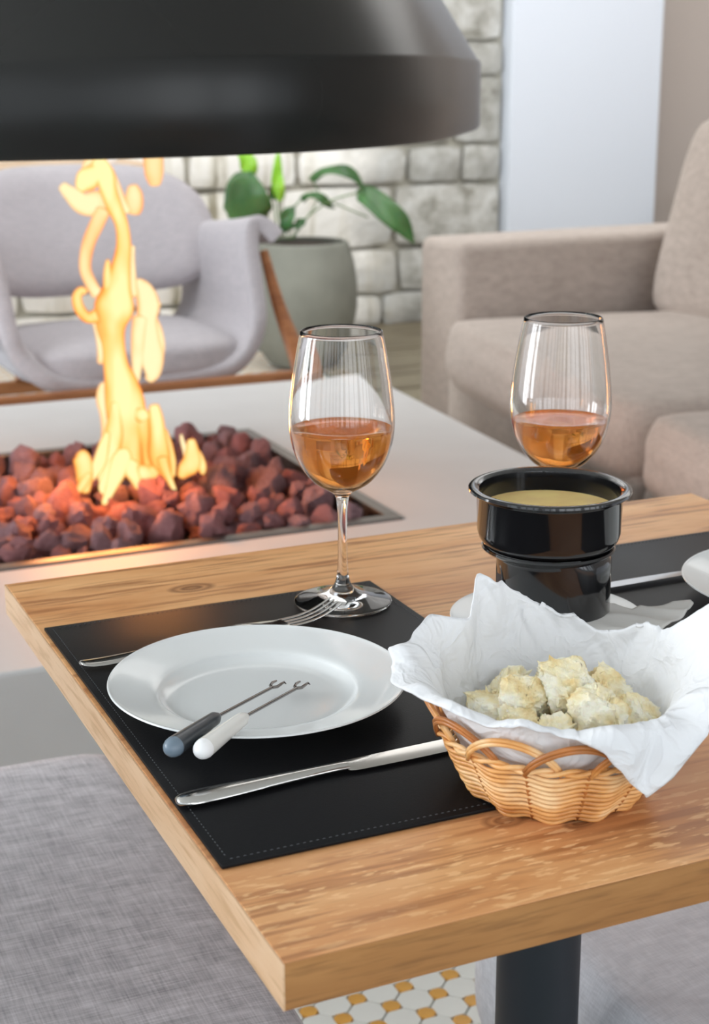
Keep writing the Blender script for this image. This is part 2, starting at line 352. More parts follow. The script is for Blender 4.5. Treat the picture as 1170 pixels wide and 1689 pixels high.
def stone_mat():
    """grey stone on the right passing to whitewashed, streaked stone on the left of the wall"""
    m, nt, b = new_mat('rough_stone'); b.inputs['Roughness'].default_value = 0.95
    geo = N(nt, 'ShaderNodeNewGeometry'); oi = N(nt, 'ShaderNodeObjectInfo')
    c = geo.outputs['Position']
    n = N(nt, 'ShaderNodeTexNoise', i_Scale=7.0, i_Detail=6.0, i_Roughness=0.65); L(nt, c, n.inputs[0])
    grey = ramp(nt, n.outputs[0], [(0.32, (0.20, 0.19, 0.15)), (0.48, (0.48, 0.47, 0.43)), (0.66, (0.68, 0.68, 0.65))])
    grey = mix(nt, oi.outputs['Random'], grey, mix(nt, 0.4, grey, (0.30, 0.31, 0.30)))
    mp = N(nt, 'ShaderNodeMapping'); mp.inputs['Scale'].default_value = (11, 1, 1.2); L(nt, c, mp.inputs[0])
    st = N(nt, 'ShaderNodeTexNoise', i_Scale=1.0, i_Detail=5.0); L(nt, mp.outputs[0], st.inputs[0])
    white = ramp(nt, st.outputs[0], [(0.34, (0.34, 0.31, 0.23)), (0.41, (0.78, 0.75, 0.67)), (0.50, (0.90, 0.88, 0.83))])
    sx = N(nt, 'ShaderNodeSeparateXYZ'); L(nt, c, sx.inputs[0])
    ad = N(nt, 'ShaderNodeMath', operation='MULTIPLY_ADD', i_1=0.9); L(nt, n.outputs[0], ad.inputs[0]); L(nt, sx.outputs[0], ad.inputs[2])
    mr = N(nt, 'ShaderNodeMapRange'); mr.inputs[1].default_value = 3.15; mr.inputs[2].default_value = 3.5; L(nt, ad.outputs[0], mr.inputs[0])
    L(nt, mix(nt, mr.outputs[0], white, grey), b.inputs['Base Color'])
    n2 = N(nt, 'ShaderNodeTexNoise', i_Scale=18.0, i_Detail=6.0); L(nt, c, n2.inputs[0]); bump(nt, b, n2.outputs[0], 0.6, 0.02)
    return m
M['stone'] = stone_mat()
def flame_mat(name, strength, edge=(1.0, 0.22, 0.03), mid=(1.0, 0.50, 0.12), core=(1.0, 0.80, 0.36)):
    m = bpy.data.materials.new(name); m.use_nodes = True; nt = m.node_tree; nt.nodes.clear()
    out = N(nt, 'ShaderNodeOutputMaterial'); em = N(nt, 'ShaderNodeEmission'); tr = N(nt, 'ShaderNodeBsdfTransparent'); mx = N(nt, 'ShaderNodeMixShader')
    lw = N(nt, 'ShaderNodeLayerWeight', i_Blend=0.5)
    n = N(nt, 'ShaderNodeTexNoise', i_Scale=16.0, i_Detail=2.0); L(nt, coords(nt, (1, 1, 0.35)), n.inputs[0])
    sm = N(nt, 'ShaderNodeMath', operation='MULTIPLY_ADD', i_1=1.5, i_2=-0.72); L(nt, n.outputs[0], sm.inputs[0])
    ad = N(nt, 'ShaderNodeMath', operation='ADD'); L(nt, lw.outputs['Facing'], ad.inputs[0]); L(nt, sm.outputs[0], ad.inputs[1])
    L(nt, ramp(nt, ad.outputs[0], [(0.02, core), (0.38, mid), (0.74, edge)]), em.inputs[0])
    em.inputs[1].default_value = strength
    L(nt, ramp(nt, lw.outputs['Facing'], [(0.0, (0.97,)*3), (0.5, (0.9,)*3), (0.75, (0.6,)*3), (0.97, (0.0,)*3)]), mx.inputs[0])
    L(nt, tr.outputs[0], mx.inputs[1]); L(nt, em.outputs[0], mx.inputs[2]); L(nt, mx.outputs[0], out.inputs[0])
    return m
M['flame'] = flame_mat('flame', 1.0, edge=(1.0, 0.24, 0.03), mid=(1.0, 0.56, 0.14), core=(1.0, 0.84, 0.40))
M['flame_soft'] = flame_mat('flame_soft', 0.96, edge=(1.0, 0.36, 0.14), mid=(1.0, 0.62, 0.26), core=(1.0, 0.84, 0.48))

# ================================================================== ROOM
WY = 6.2
fl = link('floor', box(-3.3, 5.6, -3.3, WY+0.3, -0.1, -0.004), M['grout'], kind='structure')
# octagon-and-dot tiles on a lattice turned 45 degrees
S = 0.0497; HX, HY = 0.0351, 0.0338
def octagon(cx, cy, r, k, z0, z1):
    """square of half-diagonal r (axis turned 45 deg) with corners cut by k"""
    pts = []
    for a in range(4):
        d = a*PI/2; ux, uy = math.cos(d), math.sin(d); vx, vy = -uy, ux
        # corner direction u, cut
        pts += [(ux*(r-k)-vx*k, uy*(r-k)-vy*k), (ux*(r-k)+vx*k, uy*(r-k)+vy*k)]
    poly = [(cx+x, cy+y*HY/HX) for x, y in pts]
    n = len(poly); vs = [(x, y, z0) for x, y in poly]+[(cx+(x-cx)*0.95, cy+(y-cy)*0.95, z1) for x, y in poly]
    fs = [tuple(range(n, 2*n))]+[(i, (i+1) % n, n+(i+1) % n, n+i) for i in range(n)]
    return vs, fs
def rot_oct(cx, cy, r, z0, z1):
    vs = []; n = 8
    for z, f in ((z0, 1.0), (z1, 0.93)):
        vs += [(cx+r*f*math.cos(2*PI*(i+.5)/n), cy+r*f*math.sin(2*PI*(i+.5)/n)*HY/HX, z) for i in range(n)]
    return vs, [tuple(range(n, 2*n))]+[(i, (i+1) % n, n+(i+1) % n, n+i) for i in range(n)]
vo, fo = octagon(0, 0, 0.0345, 0.0108, -0.006, 0.0); me_oct = mesh(vo, fo); me_oct.materials.append(M['tile_white'])
vd, fd = rot_oct(0, 0, 0.0138, -0.006, 0.0); me_dot = mesh(vd, fd); me_dot.materials.append(M['tile_orange'])
far = {0: ([], []), 1: ([], [])}
for i in range(-30, 92):
    for j in range(-22, 158):
        x = 0.42+HX*i; y = 0.998+HY*j
        if y > WY-0.05 or x > 3.6: continue
        if x > 2.15 and y > 3.95: continue
        if -0.45 < x < 1.45 and 1.45 < y < 3.2: continue
        k = (i+j) % 2
        if 0.30 < x < 0.86 and 0.78 < y < 1.20:
            link('tile', me_dot if k == 0 else me_oct, None, fl, loc=(x, y, 0))
        else:
            if y > 1.3 and (x < 0.3+(y-1.3)*0.12): continue
            v, f = (rot_oct(x, y, 0.0138, -0.006, 0) if k == 0 else octagon(x, y, 0.0345, 0.0108, -0.006, 0))
            V, Fs = far[k]; b = len(V); V += v; Fs += [tuple(b+q for q in t) for t in f]
for k in (0, 1):
    me = bpy.data.meshes.new('tiles'); me.from_pydata(far[k][0], [], far[k][1])
    link('tiles', me, M['tile_orange' if k == 0 else 'tile_white'], fl, kind='stuff')
# worn boards along the stone wall
random.seed(3); y = 4.0
while y < WY-0.02:
    w_ = 0.135
    x = 2.18
    while x < 5.3:
        ln = random.uniform(0.9, 1.6); x1 = min(x+ln, 5.4)
        link('floor_board', box(x+0.004, x1-0.004, y+0.004, min(y+w_, WY)-0.004, -0.004, 0.012+random.uniform(-0.002, 0.002), 0.003), M['floor_wood'], fl)
        x = x1
    y += w_
link('ceiling', box(-3.3, 5.6, -3.3, WY+0.3, 2.9, 3.0), M['ceiling'], kind='structure')
wb = link('wall_back', box(-3.3, 3.62, WY, WY+0.3, 0, 2.9), M['mortar'], kind='structure')
link('wall_right', box(5.3, 5.5, -3.3, WY+0.3, 0, 2.9), M['beige_wall'], kind='structure')
link('wall_back_right', box(4.47, 5.3, WY+0.1, WY+0.3, 0, 2.9), M['beige_wall'], kind='structure')
link('wall_pier', box(3.615, 4.48, WY-0.1, WY+0.3, 0, 2.9, 0.006), M['pier'], kind='structure')
# masonry of the back wall
def stone_mesh(w_, h_, seed):
    bm = bmesh.new(); bmesh.ops.create_cube(bm, size=1)
    for v in bm.verts: v.co = Vector((v.co.x*w_, v.co.y*0.09, v.co.z*h_))
    bmesh.ops.subdivide_edges(bm, edges=list(bm.edges), cuts=3, use_grid_fill=True)
    for v in bm.verts:
        p = v.co*6+Vector((seed*3.1, seed, 0)); ex = max(0, abs(v.co.x)/(w_/2)-0.5)*2; ez = max(0, abs(v.co.z)/(h_/2)-0.5)*2
        e = max(ex, ez)
        v.co.x *= 1-0.05*ez*ez-0.02; v.co.z *= 1-0.09*ex*ex-0.02
        v.co.x += 0.010*noise.noise(p); v.co.z += 0.010*noise.noise(p+Vector((5, 5, 5)))
        if v.co.y < 0: v.co.y += 0.018*e*e+0.016*noise.noise(p*1.6)
    me = bpy.data.meshes.new('stone'); bm.to_mesh(me); bm.free(); me.materials.append(M['stone']); shade(me, 50); return me
random.seed(11); z = 0.0; seed = 0
courses = [0.16, 0.22, 0.30, 0.18, 0.32, 0.16, 0.33, 0.30, 0.24, 0.32, 0.26]
for h_ in courses:
    if z+h_ > 2.9: break
    x = 0.7
    while x < 3.60:
        ww = random.uniform(0.30, 0.58); x1 = min(x+ww, 3.60)
        if 3.60-x1 < 0.14: x1 = 3.60
        seed += 1
        link('stone', stone_mesh(x1-x-0.014, h_-0.014, seed), None, wb, loc=((x+x1)/2, WY-0.005-random.uniform(0, 0.012), z+h_/2))
        x = x1
    z += h_
# glazed sides of the room (behind and to the left of the viewer)
def window_wall(name, x0, y0, x1, y1, n):
    d = Vector((x1-x0, y1-y0, 0)); ln = d.length; rz = math.atan2(d.y, d.x)
    w_ = empty(name, (x0, y0, 0), rz, kind='structure')
    link('sill', box(0, ln, -0.06, 0.06, 0, 0.35), M['white_wall'], w_)
    link('lintel', box(0, ln, -0.06, 0.06, 2.72, 2.9), M['white_wall'], w_)
    for i in range(n+1):
        x = ln*i/n; t = 0.16 if i % 3 == 0 else 0.035
        link('mullion', box(max(0, x-t), min(ln, x+t), -0.05, 0.05, 0.35, 2.72), M['frame_metal'] if i % 3 else M['white_wall'], w_)
window_wall('window_1', -2.9, WY, -2.9, -2.9, 12)
window_wall('window_2', -2.9, -2.9, 5.3, -2.9, 12)

# ================================================================== HEARTH
HZ = 0.38
ht = empty('fire_table', (0.52, 2.29, 0), label='long low white fire table with a rectangular pit of red lava rocks', cat='fire table')
def P_(o, name, me, mat, **k):
    """child whose mesh is written in world coordinates"""
    c = link(name, me, mat, o, **k); c.matrix_parent_inverse = Matrix.Translation(o.location).inverted() if o.rotation_euler[2] == 0 else o.matrix_basis.inverted()
    return c
PX0, PX1, PY0, PY1 = 0.055, 0.985, 1.875, 2.715
outer = [(-0.46, 1.403), (1.385, 1.403), (1.45, 2.2), (1.535, 3.245), (-0.46, 3.245)]
inner = [(PX0, PY0), (PX1, PY0), (PX1, PY1), (PX0, PY1)]
vs = []; 
def ring_prism(z1, z0):
    o5 = [(-0.46, 1.403), (1.385, 1.403), (1.535, 3.245), (-0.46, 3.245)]
    vs = [(x, y, z1) for x, y in o5]+[(x, y, z1) for x, y in inner]+[(x, y, z0) for x, y in o5]+[(x, y, z0) for x, y in inner]
    fs = []
    for i in range(4):
        j = (i+1) % 4
        fs += [(i, j, 4+j, 4+i), (i, j, 8+j, 8+i), (4+i, 4+j, 12+j, 12+i), (8+i, 8+j, 12+j, 12+i)]
    return mesh(vs, fs)
hb = P_(ht, 'hearth_body', ring_prism(HZ, 0.0), M['hearth'])
add_mod(hb, 'BEVEL', width=0.006, segments=2, limit_method='ANGLE')
fw_ = 0.028
P_(ht, 'pit_floor', box(PX0, PX1, PY0, PY1, 0.20, 0.235), M['pit_dark'])
for (a, b_, c, d) in ((PX0, PX1, PY0, PY0+fw_), (PX0, PX1, PY1-fw_, PY1), (PX0, PX0+fw_, PY0+fw_, PY1-fw_), (PX1-fw_, PX1, PY0+fw_, PY1-fw_)):
    P_(ht, 'pit_rim', box(a, b_, c, d, 0.30, HZ+0.004, 0.002), M['pit_steel'])
    P_(ht, 'pit_lining', box(a, b_, c, d, 0.236, 0.299), M['pit_dark'])
P_(ht, 'gravel_bed', box(PX0+fw_, PX1-fw_, PY0+fw_, PY1-fw_, 0.236, 0.315), M['pit_dark'])
# lava rocks
def rock_mesh(seed):
    bm = bmesh.new(); bmesh.ops.create_icosphere(bm, subdivisions=3, radius=1)
    sq = (1.0, random.uniform(0.7, 0.95), random.uniform(0.6, 0.85))
    # planar cuts make it angular
    pl = [(Vector((random.uniform(-1, 1), random.uniform(-1, 1), random.uniform(-1, 1))).normalized(), random.uniform(0.6, 0.85)) for _ in range(9)]
    for v in bm.verts:
        n_ = v.co.normalized(); r = 1.0
        for p, d in pl:
            c = n_.dot(p)
            if c > 0.05: r = min(r, d/c)
        r += 0.20*noise.noise(n_*2.3+Vector((seed*7, 0, 0)))+0.13*noise.noise(n_*6+Vector((0, seed*5, 0)))-0.10*abs(noise.noise(n_*11+Vector((0, seed*5, 3))))
        v.co = Vector((n_.x*r*sq[0], n_.y*r*sq[1], n_.z*r*sq[2]))
    me = bpy.data.meshes.new('lava_rock'); bm.to_mesh(me); bm.free(); me.materials.append(M['rock']); shade(me, 40); return me
random.seed(21)
rocks = [rock_mesh(i) for i in range(9)]
placed = []
tries = 0
while len(placed) < 285 and tries < 40000:
    tries += 1
    r = random.choice((random.uniform(0.022, 0.034), random.uniform(0.03, 0.048)))
    x = random.uniform(PX0+fw_+r*0.9, PX1-fw_-r*0.9); y = random.uniform(PY0+fw_+r*0.9, PY1-fw_-r*0.9)
    z = 0.30+r*0.8
    ok = True
    for (a, b_, c, q) in placed:
        d = math.hypot(a-x, b_-y)
        if d < (q+r)*0.80:
            need = math.sqrt(max(0, ((q+r)*0.86)**2-d*d)); z = max(z, c+need)
    if z > 0.305+0.085+0.02*noise.noise(Vector((x*4, y*4, 0))): continue
    placed.append((x, y, z, r))
for (x, y, z, r) in placed:
    o = link('lava_rock', random.choice(rocks), None, None, loc=(x, y, z), rot=(random.uniform(0, 6), random.uniform(0, 6), random.uniform(0, 6)))
    o.scale = (r*1.18,)*3
    d = math.hypot(x-0.53, y-2.29)
    if y < 2.05: lab = 'purplish brown porous lava rock in the front rows of the fire pit'
    elif y > 2.5: lab = 'reddish lava rock in the back rows of the fire pit'
    elif d < 0.2: lab = 'orange-lit lava rock at the foot of the flames'
    elif x > 0.53: lab = 'rusty red lava rock to the right of the flames'
    else: lab = 'rusty red lava rock to the left of the flames'
    tagp(o, lab, 'rock', lab.replace('rock', 'rocks', 1))
# flames: heights and radii in metres from the burner point, u runs across, v is depth
FB = Vector((0.53, 2.29, 0.42)); FU = Vector((0.912, -0.410, 0)); FV = Vector((0.410, 0.912, 0))
fire = empty('fire', (FB.x, FB.y, 0.40), label='tall yellow orange fire burning in the middle of the lava rocks', cat='fire')
K = 0.00122
def tongue(pts, depth=0.0, mat='flame', flat=0.8, sub=6):
    q = smooth_path([((px-181.5)*K, (782-py)*K*1.025, r*K) for px, py, r in pts], sub)
    path = [FB+FU*a+FV*(depth+0.012*math.sin(c*14+a*9))+Vector((0, 0, c)) for a, c, _ in q]
    # rounded ends
    rad = [max(0.0008, r) for _, _, r in q]
    rad[0] *= 0.3; rad[-1] *= 0.3
    P, T, _ = frames(path)
    vs, fs = [], []; n = 20
    for i, p in enumerate(P):
        t = T[i]; side = FV.cross(t).normalized(); dp = t.cross(side).normalized()
        for k in range(n):
            a = 2*PI*k/n; vs.append(p+side*math.cos(a)*rad[i]+dp*math.sin(a)*rad[i]*flat)
    for i in range(len(P)-1):
        for k in range(n): fs.append((i*n+k, i*n+(k+1) % n, (i+1)*n+(k+1) % n, (i+1)*n+k))
    fs += [tuple(range(n)), tuple((len(P)-1)*n+k for k in range(n))]
    return P_(fire, 'flame_tongue', mesh(vs, fs), M[mat], smooth=180)
tongue([(232, 800, 4), (222, 775, 14), (214, 745, 24), (212, 700, 32), (210, 665, 33), (206, 635, 28), (200, 605, 21), (198, 570, 19), (196, 540, 25), (203, 510, 32), (209, 480, 22), (216, 445, 15), (220, 415, 12), (217, 385, 11), (207, 360, 13), (199, 335, 14), (194, 312, 16), (184, 292, 13), (180, 286, 6)], 0.0)
tongue([(192, 308, 10), (176, 312, 17), (164, 322, 18), (152, 334, 7)], -0.005)
tongue([(160, 312, 4), (168, 296, 7), (182, 286, 8), (198, 281, 7), (212, 280, 4)], 0.0, 'flame_soft')
tongue([(200, 505, 4), (196, 490, 8), (195, 460, 7), (196, 438, 3)], -0.01)
tongue([(180, 522, 12), (162, 526, 9), (150, 512, 9), (147, 494, 8), (155, 484, 7), (163, 488, 4)], -0.02)
tongue([(172, 500, 10), (160, 480, 10), (152, 455, 10), (158, 420, 11), (172, 390, 12), (185, 365, 12)], 0.05, 'flame_soft')
tongue([(200, 352, 10), (175, 358, 20), (150, 360, 18), (130, 345, 13), (114, 330, 7)], 0.07, 'flame_soft')
tongue([(168, 610, 5), (174, 580, 9), (170, 550, 8), (162, 530, 5)], 0.04, 'flame_soft')
tongue([(244, 640, 6), (252, 625, 14), (253, 598, 20), (250, 568, 18), (247, 540, 17), (250, 515, 19), (243, 492, 15), (230, 478, 7)], 0.06, 'flame_soft')
tongue([(240, 540, 10), (252, 525, 14), (262, 515, 8), (268, 520, 4)], 0.06, 'flame_soft')
tongue([(230, 378, 8), (231, 365, 14), (231, 345, 14), (229, 330, 7)], 0.07, 'flame_soft')
tongue([(263, 335, 8), (262, 318, 15), (262, 290, 17), (262, 262, 20), (262, 235, 18), (262, 215, 10)], 0.10, 'flame_soft')
tongue([(150, 800, 6), (149, 780, 13), (148, 760, 15), (144, 742, 14), (139, 735, 6)], -0.06)
tongue([(160, 790, 6), (168, 760, 10), (176, 725, 10), (176, 690, 11), (170, 665, 10), (172, 645, 7), (178, 638, 3)], 0.02, 'flame_soft')
tongue([(180, 815, 5), (192, 790, 9), (204, 762, 15), (212, 740, 16), (212, 726, 8)], -0.08)
tongue([(170, 790, 6), (183, 760, 13), (192, 720, 16), (196, 690, 12), (198, 660, 6)], -0.03)
tongue([(275, 800, 4), (270, 780, 12), (264, 750, 19), (263, 715, 15), (262, 685, 12), (260, 665, 8)], -0.02)
tongue([(222, 765, 14), (236, 768, 15), (254, 770, 16), (266, 762, 10)], -0.07)
tongue([(246, 780, 8), (244, 740, 11), (240, 705, 13), (236, 680, 12), (233, 668, 5)], -0.01)
tongue([(285, 790, 3), (284, 765, 6), (276, 735, 9), (270, 710, 7)], 0.0)
tongue([(298, 785, 5), (308, 772, 14), (318, 760, 16), (320, 738, 11), (319, 720, 6)], -0.03)
tongue([(226, 640, 5), (230, 600, 10), (234, 560, 12), (238, 530, 12)], 0.045, 'flame_soft')
tongue([(268, 600, 4), (267, 580, 8), (262, 555, 9), (256, 535, 6)], 0.065, 'flame_soft')
tongue([(130, 800, 3), (140, 792, 6), (150, 778, 8), (158, 765, 6)], -0.07)
tongue([(152, 782, 5), (160, 772, 9), (172, 752, 11), (180, 725, 9), (186, 705, 5)], -0.05)
tongue([(188, 800, 4), (178, 790, 6), (186, 770, 8), (200, 745, 9)], -0.075)
tongue([(236, 792, 4), (232, 775, 10), (226, 760, 13), (232, 745, 10)], -0.08)
tongue([(292, 802, 3), (284, 785, 6), (276, 765, 9), (272, 745, 9)], -0.05)
tongue([(335, 782, 3), (334, 770, 8), (328, 755, 10), (322, 742, 8)], -0.02)
tongue([(303, 775, 3), (305, 755, 5), (300, 735, 4), (298, 722, 2)], 0.02, 'flame_soft')
tongue([(246, 690, 10), (240, 682, 13), (230, 680, 9)], -0.03)
tongue([(232, 420, 4), (227, 440, 8), (228, 470, 9), (232, 500, 8)], 0.02, 'flame_soft')
tongue([(226, 372, 6), (214, 350, 9), (208, 330, 8), (198, 300, 6)], 0.02, 'flame_soft')
pl = bpy.data.lights.new('fire_glow', 'POINT'); pl.energy = 7.5; pl.color = (1.0, 0.36, 0.10); pl.shadow_soft_size = 0.06
po = bpy.data.objects.new('fire_glow', pl); COL.objects.link(po); po.location = (0.53, 2.20, 0.62)
pl = bpy.data.lights.new('fire_glow', 'POINT'); pl.energy = 2.2; pl.color = (1.0, 0.36, 0.10); pl.shadow_soft_size = 0.05
po = bpy.data.objects.new('fire_glow', pl); COL.objects.link(po); po.location = (0.40, 2.18, 0.53)

# ================================================================== HOOD
HC = Vector((0.518, 2.269, 1.079))
hood = empty('extractor_hood', HC, label='large black metal fireplace hood with a deep band hanging over the fire', cat='hood')
def se(r1, r2, n_, th, rot=0.971):
    c, s = math.cos(th), math.sin(th)
    x = r1*math.copysign(abs(c)**(2/n_), c); y = r2*math.copysign(abs(s)**(2/n_), s)
    return x*math.cos(rot)-y*math.sin(rot), x*math.sin(rot)+y*math.cos(rot)
TX, TY = 0.013, -0.014
def hood_ring(f, z, n_=3.2, N_=160):
    out = []
    for i in range(N_):
        x, y = se(0.872*f, 0.71*f, n_, 2*PI*i/N_); out.append((x, y, z+TX*x+TY*y))
    return out
def ring_loft(rings, close_top=False):
    vs = [v for r in rings for v in r]; n_ = len(rings[0]); fs = []
    for a in range(len(rings)-1):
        for k in range(n_): fs.append((a*n_+k, a*n_+(k+1) % n_, (a+1)*n_+(k+1) % n_, (a+1)*n_+k))
    return mesh(vs, fs)
ZB = 0.126
link('band', ring_loft([hood_ring(0.985, 0.0), hood_ring(0.995, -0.004), hood_ring(1.0, 0.002), hood_ring(1.0, ZB-0.006), hood_ring(0.996, ZB)]), M['hood'], hood, smooth=40)
cone = []
for i in range(9):
    t = i/8; f = 0.994*(1-t)+0.17*t; cone.append(hood_ring(f, ZB-0.002+0.98*t, 3.2-1.2*t))
link('canopy', ring_loft(cone), M['hood'], hood, smooth=40)
link('inner_lining', ring_loft([hood_ring(0.985, 0.0), hood_ring(0.98, ZB*0.9), hood_ring(0.16, ZB+0.9)]), M['pit_dark'], hood, smooth=40)
link('flue_pipe', lathe([(0.13, ZB+0.93), (0.13, 2.9-HC.z)], 40), M['hood'], hood, smooth=60)

# ================================================================== TABLE
TZ = 0.75; TL, TW, TT = 0.682, 0.752, 0.0278
tb = empty('dining_table', (0.375, 0.34, 0), label='square oak-topped dining table on a black pedestal', cat='table')
P_(tb, 'tabletop', box(0.0012, TW-0.0012, 0.0012, TL-0.0012, TZ-TT, TZ, 0.0006), M['table'])
P_(tb, 'edge_band', box(0, 0.0011, 0, TL, TZ-TT, TZ-0.0004), M['edge_lit'], label='oak edge band with window light in its colour')
P_(tb, 'edge_band', box(TW-0.0011, TW, 0, TL, TZ-TT, TZ-0.0004), M['edge_lit'])
P_(tb, 'edge_band', box(0.0011, TW-0.0011, 0, 0.0011, TZ-TT, TZ-0.0004), M['edge_shaded'], label='saw-marked front edge band with shade in its colour')
P_(tb, 'edge_band', box(0.0011, TW-0.0011, TL-0.0011, TL, TZ-TT, TZ-0.0004), M['edge_shaded'])
P_(tb, 'pedestal', lathe([(0.0, 0.02), (0.0345, 0.02), (0.0345, TZ-TT-0.006), (0.0, TZ-TT-0.006)], 48, (0.346, 0.31, 0)), M['pole'], smooth=60)
P_(tb, 'top_plate', box(0.22, 0.48, 0.18, 0.44, TZ-TT-0.006, TZ-TT, 0.001), M['pole'])
P_(tb, 'base_plate', lathe([(0, 0), (0.195, 0.0), (0.20, 0.006), (0.195, 0.014), (0.06, 0.022), (0, 0.022)], 64, (0.348, 0.31, 0)), M['pole'], smooth=60)

# ---- placemats
def placemat(x0, x1, y0, y1, lab):
    t = empty('placemat', ((x0+x1)/2, (y0+y1)/2, TZ), label=lab, cat='placemat')
    dx, dy = (x1-x0)/2, (y1-y0)/2
    link('leather_sheet', box(-dx, dx, -dy, dy, 0.0003, 0.0030, 0.0009, 2), M['mat'], t, smooth=40)
    ms = []; i_ = 0.006; st = 0.0042
    for (ax, ay, bx, by) in ((-dx+i_, -dy+i_, dx-i_, -dy+i_), (dx-i_, -dy+i_, dx-i_, dy-i_), (dx-i_, dy-i_, -dx+i_, dy-i_), (-dx+i_, dy-i_, -dx+i_, -dy+i_)):
        ln = math.hypot(bx-ax, by-ay); n_ = int(ln/st); ux, uy = (bx-ax)/ln, (by-ay)/ln
        for k in range(n_):
            cx, cy = ax+ux*(k+.5)*st, ay+uy*(k+.5)*st; hx, hy = (0.0012, 0.0004) if abs(ux) > 0.5 else (0.0004, 0.0012)
            ms.append((cx, cy, hx, hy))
    vs, fs = [], []
    for cx, cy, hx, hy in ms:
        b = len(vs)
        vs += [(cx-hx, cy-hy, 0.0029), (cx+hx, cy-hy, 0.0029), (cx+hx, cy+hy, 0.0029), (cx-hx, cy+hy, 0.0029), (cx, cy, 0.0035)]
        fs += [(b, b+1, b+4), (b+1, b+2, b+4), (b+2, b+3, b+4), (b+3, b, b+4)]
    link('stitching', mesh(vs, fs), M['thread'], t, kind='stuff')
    return t
placemat(0.0042, 0.3015, 0.106, 0.546, 'black leather placemat at the left edge of the table, under the plate with fondue forks')
placemat(0.437, 0.738, 0.106, 0.546, 'black leather placemat at the right, behind the bread basket and pot')
MZ = TZ+0.003

# ---- plates
def plate(c, R, lab, sc=1.0, name='dinner_plate'):
    pf = [(0, 0.004), (0.05, 0.004), (0.060, 0.0042), (0.066, 0.0055), (0.0705, 0.0085), (0.0735, 0.0115), (0.085, 0.0145), (0.098, 0.0178), (0.1045, 0.0196), (0.1068, 0.0206), (0.1075, 0.0203), (0.1070, 0.0190),
          (0.097, 0.0150), (0.082, 0.0105), (0.070, 0.0052), (0.062, 0.0018), (0.060, 0.0), (0.057, 0.0), (0.055, 0.0018), (0, 0.0018)]
    pf = smooth_path(pf, 3)
    k = R/0.1075
    o = link(name, lathe([(max(0, r)*k, z*sc) for r, z in pf], 128), M['china'], None, loc=c, smooth=60); return tagp(o, lab, 'plate')
plate((0.1094, 0.3237, MZ+0.0003), 0.1078, 'white dinner plate with two fondue forks on the left placemat')
plate((0.622, 0.336, MZ+0.0003), 0.1078, 'white dinner plate at the right edge of the photo, beside the knife')
plate((0.385, 0.377, MZ+0.0003), 0.080, 'small white saucer under the black fondue pot', 0.45, 'saucer')

# ---- wine glasses
def wine_glass(x, y, z, lab, level):
    t = empty('wine_glass', (x, y, z), label=lab, cat='wine glass')
    out = [(0.0, 0.0), (0.030, 0.0002), (0.0405, 0.0006), (0.0419, 0.0016), (0.0412, 0.0026), (0.033, 0.0042), (0.022, 0.0068), (0.013, 0.0108), (0.0082, 0.0155), (0.0056, 0.022), (0.0046, 0.030),
           (0.0041, 0.045), (0.0039, 0.065), (0.0042, 0.082), (0.0055, 0.094), (0.0090, 0.0985), (0.0155, 0.1025), (0.0245, 0.1085), (0.0325, 0.1180), (0.0385, 0.1290), (0.0425, 0.1420), (0.0443, 0.1555),
           (0.0440, 0.1700), (0.0422, 0.1880), (0.0398, 0.2050), (0.0368, 0.2230), (0.0341, 0.2360)]
    inn = [(0.0335, 0.2362), (0.0329, 0.2356), (0.0357, 0.2230), (0.0387, 0.2050), (0.0411, 0.1880), (0.0429, 0.1700), (0.0432, 0.1555), (0.0413, 0.1425), (0.0373, 0.1298), (0.0312, 0.1192), (0.0232, 0.1105), (0.0140, 0.1048), (0.0060, 0.1022), (0.0, 0.1015)]
    prof = smooth_path(out, 3)+smooth_path(inn, 3)
    link('glass_body', lathe([(max(0, r), q) for r, q in prof], 96), M['glass'], t, smooth=180)
    # wine: fills the inside with a hair of overlap
    ip = [p for p in smooth_path(inn, 4) if p[1] < level]
    rt_ = ip[0][0]
    wp = [(0, level), (rt_*0.5, level), (rt_-0.0012, level), (rt_-0.0002, level+0.0008)]+[(max(0, r-0.00025), q+0.0002) for r, q in ip]
    link('wine', lathe(wp, 96), M['wine'], t, smooth=50, label='amber orange wine')
    return t
wine_glass(0.2546, 0.5003, MZ+0.0003, 'stemmed wine glass of orange wine on the left placemat, stem and foot in view', 0.1535)
wine_glass(0.4575, 0.4835, MZ+0.0003, 'wine glass of orange wine behind the black pot, only its bowl in view', 0.1455)

